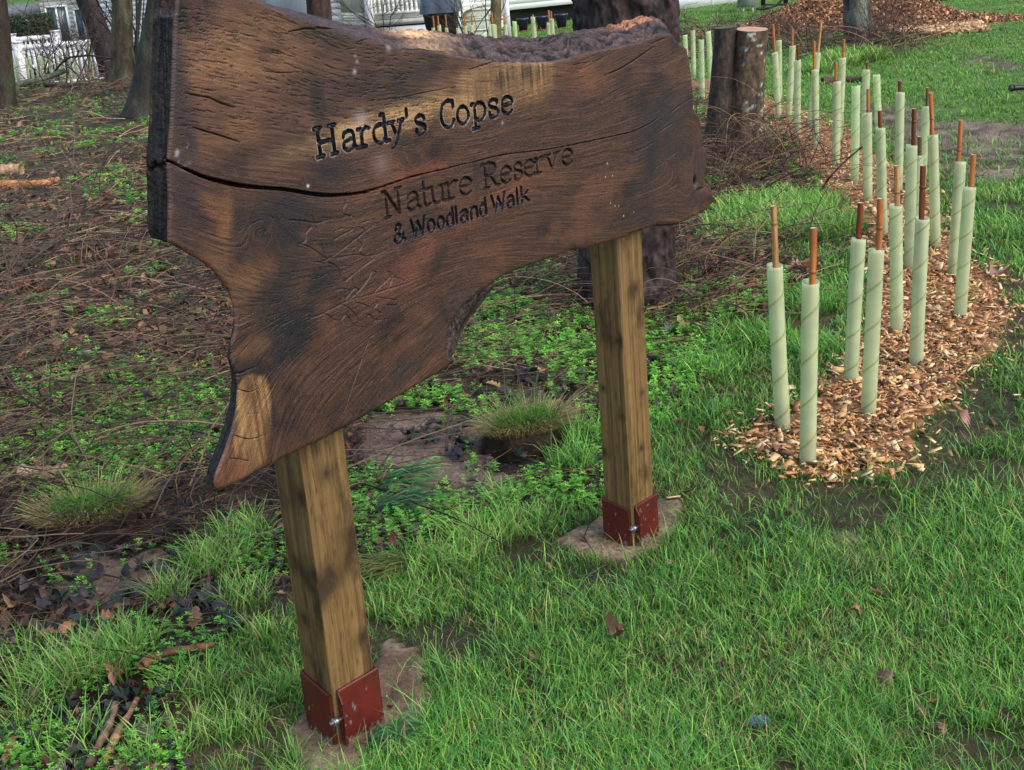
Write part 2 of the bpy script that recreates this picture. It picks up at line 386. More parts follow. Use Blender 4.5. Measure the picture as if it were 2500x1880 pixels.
# depth map (positive = carved into the board)
D = np.zeros_like(S)
er = inside.copy(); edge = np.zeros_like(S)
for k in range(6):
    e2 = er.copy(); e2[1:] &= er[:-1]; e2[:-1] &= er[1:]; e2[:, 1:] &= er[:, :-1]; e2[:, :-1] &= er[:, 1:]
    edge[er & ~e2] = 6-k; er = e2
D += 0.003*(edge/6)**2
def lane(pl, width, depth, D, shape='v', rec=None):
    """carve a polyline; width = half width (scalar or per point)"""
    pl = np.asarray(pl); wd = np.broadcast_to(np.asarray(width, float), (len(pl),))
    for a, b, wa, wb in zip(pl[:-1], pl[1:], wd[:-1], wd[1:]):
        m = max(wa, wb)*1.3+H_
        ia = int((min(a[0], b[0])-m-s0)/H_); ib = int((max(a[0], b[0])+m-s0)/H_)+2
        ja = int((min(a[1], b[1])-m-z0)/H_); jb = int((max(a[1], b[1])+m-z0)/H_)+2
        ia, ja = max(ia, 0), max(ja, 0)
        if ib <= ia or jb <= ja: continue
        s_ = S[ja:jb, ia:ib]; z_ = Z[ja:jb, ia:ib]
        ab = b-a; L2 = ab@ab+1e-12
        t = np.clip(((s_-a[0])*ab[0]+(z_-a[1])*ab[1])/L2, 0, 1)
        d = np.hypot(s_-a[0]-t*ab[0], z_-a[1]-t*ab[1]); ww = wa+(wb-wa)*t
        q = np.clip(1-d/ww, 0, 1)
        dd = depth*(np.sqrt(q) if shape == 'u' else (q*1.0 if shape == 'v' else (q > 0)*1.0*np.minimum(1, q*4)))
        D[ja:jb, ia:ib] = np.maximum(D[ja:jb, ia:ib], dd)
        if rec is not None:
            rec[ja:jb, ia:ib] = np.maximum(rec[ja:jb, ia:ib], d < ww*1.02)
    return D
# cracks and drying checks
CR = np.zeros_like(S)
main = [(366, 400, 3), (386, 397, 6), (409, 392, 5), (450, 411, 6), (500, 432, 8), (560, 448, 10), (610, 456, 9), (660, 460, 8), (700, 463, 8), (782, 476, 9), (835, 476, 8), (890, 469, 7), (945, 452, 5),
        (1005, 432, 4), (1068, 417, 3.2), (1170, 392, 2.6), (1231, 378, 2.4), (1354, 362, 2.4), (1477, 337, 2.4), (1538, 323, 2.8), (1580, 306, 2.4), (1607, 288, 1.2)]
mp_ = cr([(a, b, c) for a, b, c in main], 5); mw = mp_[:, 2]*0.5*0.00085
lane(ob(mp_[:, :2]), mw, 0.034, CR, 'b')
c7 = lambda L: [(1400+x/3.96, y/3.96) for x, y in L]
c2 = lambda L: [(700+x/5.53, y/5.53) for x, y in L]
r1 = lambda L: [(x/2.446, y/2.446) for x, y in L]
r2 = lambda L: [(700+x/2.446, y/2.446) for x, y in L]
r5 = lambda L: [(x/2.132, 500+y/2.132) for x, y in L]
for pts, wd, dp in [(c7([(300, 725), (400, 690), (510, 630), (620, 560), (720, 490), (785, 452)]), .0020, .018), (c7([(740, 430), (810, 395), (905, 362)]), .0013, .012),
                    (c7([(945, 1090), (1000, 1040), (1060, 1000), (1165, 935)]), .0014, .012), (c7([(180, 605), (260, 570), (350, 520)]), .001, .008),
                    (c7([(0, 628), (60, 615), (135, 605)]), .001, .008), (c7([(800, 1300), (900, 1230), (980, 1180)]), .001, .008), (c7([(600, 1465), (700, 1420), (790, 1372)]), .0012, .01),
                    (c7([(905, 1540), (960, 1500), (1015, 1460)]), .001, .008), (c7([(800, 1620), (870, 1570)]), .001, .008), (c7([(850, 620), (990, 570)]), .0009, .006),
                    (c7([(950, 750), (1030, 710)]), .0009, .006), (c7([(1190, 1190), (1235, 1160)]), .0009, .006), (c7([(1210, 1255), (1255, 1225)]), .0009, .006),
                    (r1([(1100, 555), (1250, 585), (1330, 620), (1410, 645)]), .0013, .01), (r1([(1150, 760), (1300, 805), (1440, 850)]), .0013, .01),
                    (r1([(1570, 425), (1690, 435), (1790, 430)]), .001, .008), (r1([(1690, 542), (1800, 540)]), .001, .006),
                    (r2([(1090, 415), (1200, 380), (1310, 340)]), .0013, .012), (r2([(510, 603), (700, 580), (860, 545), (1010, 520)]), .001, .006),
                    (c2([(20, 435), (150, 405), (290, 385), (400, 400)]), .0016, .01), (c2([(390, 368), (520, 382), (650, 385)]), .0018, .012), (c2([(800, 670), (990, 635)]), .0013, .008),
                    (c2([(20, 660), (110, 655)]), .001, .006), (c2([(950, 575), (1100, 520), (1220, 515)]), .0016, .008),
                    (r5([(1185, 870), (1230, 880), (1330, 845)]), .0018, .012), (r5([(1250, 655), (1330, 620)]), .0012, .008), (r5([(1240, 600), (1320, 560)]), .001, .006),
                    (r5([(1240, 960), (1300, 975), (1350, 955)]), .0010, .006), (r5([(1220, 1200), (1300, 1220), (1390, 1195)]), .0010, .006), (r5([(1190, 1320), (1250, 1325), (1300, 1335)]), .0010, .006),
                    (r5([(1320, 900), (1340, 1000), (1325, 1100)]), .0008, .005), (r5([(1280, 1090), (1360, 1085)]), .0008, .005),
                    (r5([(1790, 1080), (1850, 900), (1919, 700)]), .001, .006), (r2([(2080, 905), (2200, 850)]), .001, .008)]:
    q = cr(ob(pts), 5); ww = wd*np.sin(np.linspace(0.25, math.pi-0.15, len(q)))**0.5
    lane(q, ww, dp, CR, 'v')
rr = np.random.default_rng(3)
gsx, gsz = np.gradient(G, H_)[1], np.gradient(G, H_)[0]
def random_checks(pxr, pyr, count, lmin, lmax, wd, dp):
    for _ in range(count):
        p = onboard(np.array(rr.uniform(*pxr)), np.array(rr.uniform(*pyr))); L = rr.uniform(lmin, lmax); pl = [p]
        for k in range(6):
            i = int((p[0]-s0)/H_); j = int((p[1]-z0)/H_)
            if not (0 <= i < S.shape[1] and 0 <= j < S.shape[0]): break
            g = np.array([gsx[j, i], gsz[j, i]]); t = np.array([-g[1], g[0]]); t /= np.linalg.norm(t)+1e-9
            if t[0] < 0: t = -t
            p = p+t*L/6+rr.normal(0, .0004, 2); pl.append(p)
        if len(pl) > 2: lane(np.array(pl), wd*np.sin(np.linspace(.3, math.pi-.2, len(pl))), dp, CR, 'v')
random_checks((430, 1050), (20, 330), 520, .006, .032, .0011, .0026)
random_checks((900, 1650), (120, 480), 320, .008, .04, .0009, .0016)
random_checks((430, 1300), (470, 1000), 480, .008, .04, .0009, .0016)
# ---- lettering: strokes in a unit box (x 0..w, baseline 0, cap height 1)
def arc(cx, cy, rx, ry, a0, a1, n=12):
    t = np.radians(np.linspace(a0, a1, n)); return [(cx+rx*math.cos(a), cy+ry*math.sin(a)) for a in t]
SF = .09
GLY = {
 'H': (.74, [[(.13, 0), (.13, 1)], [(.61, 0), (.61, 1)], [(.13, .5), (.61, .5)], [(.02, 0), (.24, 0)], [(.02, 1), (.24, 1)], [(.50, 0), (.72, 0)], [(.50, 1), (.72, 1)]]),
 'a': (.56, [cr([(.06, .50), (.10, .62), (.26, .68), (.40, .62), (.43, .48)], 5), [(.43, .48), (.43, .10), (.54, .01)], cr([(.43, .40), (.26, .37), (.08, .29), (.05, .12), (.18, .01), (.32, .05), (.43, .16)], 5)]),
 'r': (.48, [[(.14, 0), (.14, .66)], [(.02, .66), (.14, .66)], [(.01, 0), (.30, 0)], cr([(.14, .42), (.22, .58), (.34, .68), (.46, .62)], 5)]),
 'd': (.60, [[(.45, 0.02), (.45, 1.0)], [(.32, 1.0), (.45, 1.0)], [(.45, .02), (.58, .02)], cr([(.45, .55), (.34, .67), (.16, .62), (.05, .40), (.08, .14), (.24, -.01), (.38, .06), (.45, .2)], 5)]),
 'y': (.60, [[(.12, .66), (.31, .03)], [(.49, .66), (.31, .03), (.22, -.22), (.09, -.27)], [(.01, .66), (.24, .66)], [(.39, .66), (.59, .66)]]),
 "'": (.14, [[(.07, 1.02), (.06, .74)]]),
 's': (.42, [cr([(.37, .50), (.34, .64), (.18, .68), (.05, .58), (.08, .43), (.24, .35), (.38, .25), (.37, .08), (.20, -.01), (.06, .04), (.04, .18)], 5)]),
 'C': (.62, [cr([(.58, .72), (.54, .94), (.36, 1.01), (.15, .88), (.05, .55), (.09, .20), (.27, 0), (.47, .04), (.58, .24)], 6), [(.58, .72), (.58, .98)]]),
 'o': (.54, [arc(.27, .335, .22, .34, 0, 360, 24)]),
 'p': (.60, [[(.14, -.30), (.14, .66)], [(.02, .66), (.14, .66)], [(.02, -.30), (.28, -.30)], cr([(.14, .50), (.28, .67), (.46, .63), (.56, .40), (.50, .12), (.34, -.01), (.20, .05), (.14, .14)], 5)]),
 'e': (.50, [cr([(.06, .36), (.45, .38), (.44, .56), (.28, .68), (.12, .60), (.04, .36), (.08, .12), (.26, -.01), (.44, .07)], 6)]),
 'N': (.78, [[(.14, 0), (.14, 1)], [(.14, 1), (.62, 0)], [(.62, 0), (.62, 1)], [(.01, 1), (.14, 1)], [(.03, 0), (.26, 0)], [(.51, 1), (.75, 1)]]),
 't': (.42, [cr([(.16, .95), (.16, .5), (.17, .12), (.26, .0), (.38, .04)], 5), [(.02, .66), (.36, .66)]]),
 'u': (.62, [cr([(.12, .66), (.12, .25), (.16, .06), (.28, .0), (.40, .06), (.47, .2)], 5), [(.47, .66), (.47, .02), (.60, .02)], [(.01, .66), (.12, .66)], [(.36, .66), (.47, .66)]]),
 'R': (.70, [[(.14, 0), (.14, 1)], [(.02, 1), (.14, 1)], [(.02, 0), (.27, 0)], cr([(.14, 1), (.36, 1.0), (.54, .90), (.54, .62), (.36, .50), (.14, .50)], 6), [(.34, .50), (.52, .06), (.68, .0)]]),
 'v': (.60, [[(.12, .66), (.30, .0)], [(.48, .66), (.30, .0)], [(.01, .66), (.23, .66)], [(.38, .66), (.59, .66)]]),
 # sans forms for the third line
 '&': (.74, [cr([(.70, .02), (.40, .40), (.20, .70), (.24, .93), (.38, .97), (.48, .82), (.38, .62), (.14, .42), (.06, .2), (.18, .02), (.38, .02), (.54, .18), (.64, .42)], 6)]),
 'W': (1.0, [[(.04, 1), (.26, 0), (.50, .85), (.74, 0), (.96, 1)]]),
 'O': (.56, [arc(.28, .35, .20, .33, 0, 360, 24)]),
 'D': (.56, [[(.46, 0), (.46, 1)], cr([(.46, .52), (.34, .68), (.16, .62), (.07, .36), (.12, .10), (.27, .0), (.40, .08), (.46, .2)], 5)]),
 'L': (.20, [[(.10, 0), (.10, 1)]]),
 'A': (.54, [cr([(.08, .60), (.26, .69), (.41, .62), (.44, .46)], 5), [(.44, .48), (.44, 0)], cr([(.44, .40), (.24, .38), (.09, .28), (.08, .12), (.20, .0), (.34, .05), (.44, .16)], 5)]),
 'n': (.56, [[(.10, 0), (.10, .68)], cr([(.10, .46), (.20, .63), (.34, .68), (.46, .58), (.47, .40), (.47, 0)], 5)]),
 'k': (.56, [[(.10, 0), (.10, 1)], [(.46, .68), (.12, .32)], [(.22, .42), (.52, 0)]]),
}
TX = lambda x, y: (740+x/3.072, 180+y/3.072)
def set_line(chars, ext, y_line, base, cap, hw, depth, D, rec, shape):
    """ext: list of (left, right) picture columns of each letter in the enlarged view; base in board z"""
    for ch, (xa, xb) in zip(chars, ext):
        ya = np.interp((xa+xb)/2, *y_line)
        a = onboard(*map(np.array, TX(xa, ya)))[0]; b = onboard(*map(np.array, TX(xb, ya)))[0]
        wgl, strokes = GLY[ch]
        for st in strokes:
            q = np.array([(a+(x/wgl)*(b-a), base+y*cap) for x, y in st])
            q = dense(q, 0.004); q = q+rr.normal(0, .00025, q.shape)
            lane(q, hw*(1+.15*noise(q[:, 0]*90, q[:, 1]*90)), depth, D, shape, rec)
        one = np.zeros_like(rec)
        for st in strokes:
            q = dense(np.array([(a+(x/wgl)*(b-a), base+y*cap) for x, y in st]), .004); lane(q, hw*1.35, 0, scratch, 'v', one)
        LETTERS.append((ch, rec, one > 0))
LETTERS = []; scratch = np.zeros_like(S)
LT1 = np.zeros_like(S); LT2 = np.zeros_like(S); LT3 = np.zeros_like(S); LV = np.zeros_like(S)
set_line("Hardy'sCopse", [(92, 262), (292, 412), (412, 508), (520, 652), (640, 768), (772, 803), (840, 922), (1030, 1140), (1148, 1252), (1262, 1378), (1392, 1470), (1486, 1578)],
         ([90, 1580], [560, 260]), 1.2935, .0535, .0043, .0085, D, LT1, 'u')
set_line("NatureReserve", [(598, 752), (775, 888), (880, 962), (948, 1082), (1062, 1168), (1172, 1270), (1345, 1478), (1480, 1568), (1582, 1650), (1655, 1748), (1735, 1812), (1812, 1930), (1942, 2028)],
         ([600, 2030], [1000, 640]), 1.1415, .0530, .0038, .0095, D, LT2, 'v')
set_line("&WOODLANDWALK".replace('WALK', 'WALk').replace('LAND', 'LAnD'), [(678, 772), (812, 925), (930, 1000), (1004, 1072), (1074, 1140), (1140, 1168), (1176, 1248), (1250, 1318), (1322, 1385),
         (1416, 1522), (1526, 1594), (1598, 1622), (1630, 1704)], ([680, 1700], [1230, 960]), 1.0845, .0370, .0036, .0075, D, LT3, 'u')
lf = lambda L: ob([(700+x/4.1575, 420+y/4.1575) for x, y in L])
LEAF1 = [[(410, 890), (340, 700), (285, 520), (255, 440)], [(410, 890), (560, 790), (750, 640), (880, 540)], [(430, 880), (600, 855), (720, 840), (800, 855)],
         [(400, 880), (280, 790), (200, 750), (120, 730)], [(420, 920), (490, 950), (530, 1000), (545, 1090)], [(280, 910), (340, 920), (400, 930)],
         [(30, 490), (160, 500), (300, 520), (400, 490), (470, 480)], [(600, 320), (575, 380), (580, 430), (650, 450)], [(480, 690), (560, 640), (660, 590)],
         [(730, 810), (760, 840), (800, 855), (900, 840), (1000, 800)], [(490, 600), (560, 570)], [(620, 770), (700, 765)], [(250, 560), (200, 620), (190, 700), (120, 730)],
         [(540, 970), (600, 950), (660, 960)], [(650, 580), (740, 560), (790, 600), (720, 680), (760, 740), (730, 810)]]
LEAF2 = [[(245, 1480), (340, 1450), (500, 1370), (650, 1300), (870, 1240), (1030, 1190), (1250, 1120)],
         [(370, 1440), (430, 1460), (480, 1500), (550, 1505), (600, 1450), (640, 1490), (700, 1560), (790, 1575)], [(560, 1345), (620, 1370), (680, 1430), (740, 1510)],
         [(700, 1325), (790, 1350), (880, 1390), (960, 1435)], [(790, 1440), (850, 1460), (900, 1500), (1010, 1495)], [(900, 1270), (1000, 1285), (1110, 1300)], [(1010, 1350), (1120, 1355)],
         [(640, 1290), (740, 1200), (830, 1080), (870, 1010), (920, 1020)], [(870, 1240), (950, 1160), (1050, 1060), (1020, 1015), (1070, 1030), (1060, 1080), (1110, 1070), (1200, 1110)],
         [(1030, 1190), (1070, 1090)], [(740, 1200), (690, 1180), (600, 1290)], [(510, 1200), (560, 1185), (600, 1190)], [(600, 1110), (700, 1020), (880, 880)], [(900, 1270), (920, 1330), (880, 1390)]]
for L_ in LEAF1+LEAF2:
    q = dense(cr(lf(L_), 6), .004); lane(q, .0020*(1+.5*noise(q[:, 0]*60, q[:, 1]*60)), .0024, D, 'v', LV)
D = np.maximum(D, CR)
# surface relief of the grain
gr = fbm(G*30, S*11, Z*11, 5, 21, .8)
fine = fbm(G*80, S*34, Z*34, 3, 22, .9)
D += 0.00045*gr+0.00035*fine+0.0012*fbm(S*5, Z*5, 0, 2, 24)
D += 0.022*blob(1697, 443, .006, .011)+0.006*blob(1709, 462, .014, .004)
D += 0.010*blob(1727, 445, .018, .02)*(0.6+.4*noise(S*80, Z*80)) + 0.006*blob(1095, 800, .012, .06, 20)
# ---- pigment of the oak face, with shade painted into cracks, carving and hole
base = mix(srgb((76, 48, 37)), srgb((108, 72, 52)), np.clip(.5+.8*gr+.35*fine, 0, 1))
base = mix(base, srgb((38, 27, 25)), np.clip(fbm(G*34, S*7, Z*7, 5, 25, .75)*1.5, 0, .8))
base = mix(base, srgb((130, 90, 56)), np.clip(-fbm(G*26+5, S*6, Z*6, 4, 26)*1.5, 0, .55))
base = mix(base, srgb((44, 34, 34)), np.clip(fbm(S*9, Z*12, 0, 5, 57, .65)*2.0-.1, 0, .7))
base = mix(base, srgb((140, 90, 50)), np.clip(fbm(S*7+4, Z*13, 2, 5, 58, .65)*1.7-.15, 0, .5))
base = mix(base, srgb((22, 16, 15)), np.clip(fbm(G*130, S*40, Z*40, 2, 27)*2.2-.75, 0, .75))
pn = fbm(S*16, Z*16, 0, 4, 29); pn2 = fbm(G*4, S*5, Z*5, 4, 30)
def paint(col, amt, k=0.55):
    global base
    a = np.clip(amt*(1+k*pn*2+k*pn2+.9*gr+.5*fine), 0, 1)*np.clip(amt*2.6, 0, 1); base = mix(base, srgb(col), np.clip(a, 0, .95))
saw = np.clip(1+.9*fbm(S*150, Z*7, 0, 3, 34), 0, 2)
paint((214, 164, 92), 0.95*blob(1190, 215, .20, .05, 4)); paint((220, 172, 100), 0.95*blob(920, 305, .22, .028, 4))
paint((214, 160, 86), 0.95*blob(1290, 195, .09, .05)); paint((70, 52, 34), 0.65*saw*blob(1240, 200, .17, .05)); paint((168, 118, 62), 0.55*blob(620, 130, .20, .07)); paint((160, 108, 58), 0.5*blob(560, 330, .12, .04))
paint((138, 80, 48), 0.55*blob(505, 230, .03, .04)); paint((158, 100, 56), 0.45*blob(1450, 190, .15, .05))
paint((60, 46, 36), 0.75*blob(940, 200, .14, .035)); paint((40, 38, 40), 0.85*blob(775, 240, .02, .05)); paint((44, 42, 44), 0.7*blob(800, 400, .06, .045))
paint((34, 34, 38), 0.95*blob(640, 560, .10, .055)); paint((40, 38, 40), 0.8*blob(720, 560, .12, .06)); paint((48, 48, 52), 0.6*blob(720, 500, .09, .03))
paint((44, 38, 36), 0.6*blob(870, 90, .10, .02)); paint((50, 42, 40), 0.6*blob(780, 80, .08, .02))
paint((30, 35, 40), 1.0*blob(715, 790, .17, .05, 38)); paint((30, 36, 42), 0.95*blob(690, 855, .10, .035, 12)); paint((32, 36, 38), .8*blob(690, 700, .09, .04, 45))
paint((150, 100, 44), 0.9*blob(548, 560, .016, .06, -18)); paint((134, 86, 42), 0.8*blob(520, 505, .04, .02, -40)); paint((130, 90, 50), 0.7*blob(535, 625, .03, .035)); paint((138, 96, 52), 0.75*blob(600, 690, .05, .035, 20))
paint((150, 106, 58), 0.6*blob(620, 850, .05, .022)); paint((138, 78, 50), 0.7*blob(1010, 640, .08, .04, 25)); paint((140, 80, 52), 0.6*blob(930, 720, .07, .03, 30))
paint((128, 74, 48), 0.5*blob(1100, 570, .16, .025, 12)); paint((160, 90, 50), 0.45*blob(1250, 470, .22, .04, 6)); paint((160, 86, 44), 0.5*blob(1000, 430, .2, .02, 4))
paint((36, 32, 34), 0.8*blob(1070, 640, .015, .05, -45)); paint((48, 40, 40), 0.7*blob(1560, 470, .06, .06)); paint((60, 52, 52), 0.75*blob(1620, 320, .14, .14)); paint((66, 58, 58), 0.75*blob(1690, 430, .08, .08)); paint((44, 44, 48), .6*blob(1590, 380, .03, .10, -20))
paint((78, 60, 58), 0.6*blob(1600, 520, .25, .02)); paint((76, 62, 60), 0.6*blob(1120, 760, .08, .06)); paint((62, 54, 52), 0.5*blob(950, 940, .22, .04, 25))
paint((170, 120, 68), .35*blob(520, 130, .14, .09)); paint((160, 108, 62), .3*blob(620, 260, .12, .07)); paint((66, 50, 52), 0.9*blob(435, 220, .026, .20)); paint((70, 54, 56), 0.6*blob(440, 480, .03, .10))
lg = pip(S+.004*fbm(S*40, Z*40, 0, 2, 41), Z+.006*fbm(S*40, Z*40, 0, 2, 42), ob([(583, 930), (600, 918), (652, 912), (660, 990), (662, 1040), (650, 1120), (600, 1168), (545, 1190), (528, 1178), (556, 1120), (578, 1050)]))
leg = mix(srgb((206, 158, 86)), srgb((146, 100, 48)), np.clip(.35+1.2*fbm(S*140, Z*9, 0, 3, 43), 0, 1))
leg = mix(leg, srgb((96, 62, 34)), np.clip(fbm(S*26, Z*5, 1, 3, 44)*2.2-.1, 0, .9))
def boxblur(a, r):
    for ax in (0, 1):
        c_ = np.cumsum(np.concatenate([np.zeros_like(np.take(a, [0], ax)), a], ax), ax); n__ = a.shape[ax]
        hi_ = np.clip(np.arange(n__)+r+1, 0, n__); lo_ = np.clip(np.arange(n__)-r, 0, n__); shp = [1, 1]; shp[ax] = n__
        a = (np.take(c_, hi_, ax)-np.take(c_, lo_, ax))/(hi_-lo_).reshape(shp)
    return a
lg = boxblur(boxblur(lg.astype(float), 9), 7); lg = sstep(.30, .75, lg+.22*gr+.18*fine+.12*pn)
legf = lg*np.clip(.9+.5*gr+.4*fine, .45, 1)*np.clip(1.15-blob(560, 1170, .06, .05)*1.1, 0, 1)
base = mix(base, leg, legf*0.97)
paint((150, 92, 50), 0.55*blob(560, 1150, .06, .05))
base = mix(base, srgb((14, 10, 10)), np.clip(1.6*blob(1697, 443, .006, .011)+1.3*blob(1709, 462, .014, .004), 0, .95))  # knot hole and slit blackened in the colour, standing in for shade inside
rust = mix(srgb((92, 54, 34)), srgb((26, 20, 19)), np.clip(.5+2*fbm(S*70, Z*30, 0, 3, 46), 0, 1))
base = mix(base, rust, np.clip(blob(450, 5, .05, .045)*1.6, 0, 1))
wf = np.clip(G*0+1, 0, 1)
base = base*(.50+.25*np.clip(1.2*gr+.9*fine, -1, 1)[..., None])
lum_ = base.mean(-1, keepdims=True); base = lum_+(base-lum_)*.84
base = base*np.array([1.0, .98, 1.04])
base = mix(base, srgb((18, 14, 13)), np.clip(fbm(G*60+3, S*60, Z*60, 2, 55)*2.4-.85, 0, .8))
base = mix(base, srgb((20, 15, 14)), np.clip(sstep(.0004, .0028, CR), 0, .92))  # cracks darkened in the colour: painted shade where the cut is shallow
base = mix(base, srgb((30, 22, 18)), np.clip((LT2*0.7+LV*0.22), 0, .8))  # groove shade of the unpainted letters and leaf carving, put into the wood colour
# white chalky smears round the painted letters, a few bright specks
halo = (lambda m: m)(LT1.copy())
for _ in range(2):
    h2 = halo.copy(); h2[1:] = np.maximum(h2[1:], halo[:-1]); h2[:-1] = np.maximum(h2[:-1], halo[1:]); h2[:, 1:] = np.maximum(h2[:, 1:], halo[:, :-1]); h2[:, :-1] = np.maximum(h2[:, :-1], halo[:, 1:]); halo = h2
base = mix(base, srgb((150, 134, 118)), np.clip((halo-LT1)*sstep(-.1, .4, fbm(S*60, Z*60, 0, 2, 47))*.7, 0, .8))
for px, py, r_, a_ in [(752, 454, .0028, 1), (1483, 399, .002, .9), (1479, 432, .0015, .9), (1496, 429, .0015, .8), (1491, 496, .0015, .8), (1502, 503, .0015, .8), (1511, 503, .0015, .8), (1523, 527, .002, .8),
                       (1548, 518, .0015, .7), (866, 175, .005, .3), (872, 150, .0035, .22), (868, 136, .003, .2), (948, 117, .007, .22), (1227, 300, .004, .25), (880, 295, .02, .14), (930, 400, .02, .10)]:
    base = mix(base, srgb((196, 200, 206)), np.clip(a_*blob(px, py, r_, r_)*(1.1+.6*pn), 0, 1))
ring = np.exp(-((np.hypot(S-onboard(np.array(449.), np.array(382.))[0], (Z-onboard(np.array(449.), np.array(382.))[1])*.8)-.015)/.004)**2)
base = mix(base, srgb((170, 168, 172)), np.clip(.6*ring*sstep(-.3, .5, fbm(S*90, Z*90, 0, 2, 48)), 0, .7))

j_, i_ = S.shape
keep = inside[:-1, :-1] | inside[1:, :-1] | inside[:-1, 1:] | inside[1:, 1:]
used = np.zeros_like(inside)
used[:-1, :-1] |= keep; used[1:, :-1] |= keep; used[:-1, 1:] |= keep; used[1:, 1:] |= keep
outv = used & ~inside
op = np.stack([S[outv], Z[outv]], 1)
near = np.empty(len(op), int)
for a in range(0, len(op), 500):
    near[a:a+500] = ((op[a:a+500, None]-FP2[None])**2).sum(-1).argmin(1)
S2, Z2, Dd = S.copy(), Z.copy(), D.copy()
S2[outv], Z2[outv] = FP2[near, 0], FP2[near, 1]; Dd[outv] = 0.0045
O3 = POST_L + BN*BT; O3 = np.array([O3[0], O3[1], 0])
def b3(s, z, d): return O3 + BU*np.asarray(s)[..., None] + np.array([0, 0, 1.0])*np.asarray(z)[..., None] - BN*np.asarray(d)[..., None]
P3 = b3(S2, Z2, Dd)
vid = np.arange(S.size).reshape(S.shape)
quads = np.stack([vid[:-1, :-1], vid[:-1, 1:], vid[1:, 1:], vid[1:, :-1]], -1)
def cellmask(m):
    return ((m[:-1, :-1]+m[1:, :-1]+m[:-1, 1:]+m[1:, 1:]) >= 2)
cm1 = cellmask(LT1) & keep; cm3 = cellmask(LT3) & keep; cm2 = cellmask(LT2) & keep & ~cm1; cmL = cellmask(LV) & keep & ~(cm1 | cm2 | cm3)
paint_col = mix(srgb((17, 19, 25)), srgb((38, 42, 52)), np.clip(.4+fbm(S*120, Z*120, 0, 2, 49), 0, 1))
def sub(name, cmask, colr, m, parent):
    f = quads[cmask]; u, inv = np.unique(f, return_inverse=True)
    me_ = new_mesh(name, P3.reshape(-1, 3)[u], [inv.reshape(f.shape)], colr.reshape(-1, 3)[u], True)
    return link(name, me_, m, parent)
sign = thing('sign_board', "wide waney-edged dark oak slab carved Hardy's Copse Nature Reserve, fixed across two wooden posts", 'sign')
face = keep & ~(cm1 | cm2 | cm3 | cmL)
for ch, rec, one in LETTERS:
    cmx = (cm1 if rec is LT1 else cm2 if rec is LT2 else cm3)
    cm_ = cmx & cellmask(one*1.0)
    cmx &= ~cm_
    up = ch.upper() if False else {'W': 'W', 'O': 'o', 'D': 'd', 'L': 'l', 'A': 'a'}.get(ch, ch) if rec is LT3 else ch
    nm = 'ampersand' if up == '&' else 'apostrophe' if up == "'" else 'letter '+up
    if rec is LT2:
        o = sub('carved_letter', cm_, base, M_oak, sign); o['label'] = 'unpainted carved '+nm
    else:
        o = sub('carved_letter', cm_, paint_col, None, sign); o.data.materials.append(M_blackpaint); o['label'] = 'black painted carved '+nm
face = face | cm1 | cm2 | cm3
sub('board_face', face, base, M_oak, sign)
sub('leaf_carving', cmL, base, M_oak, sign)
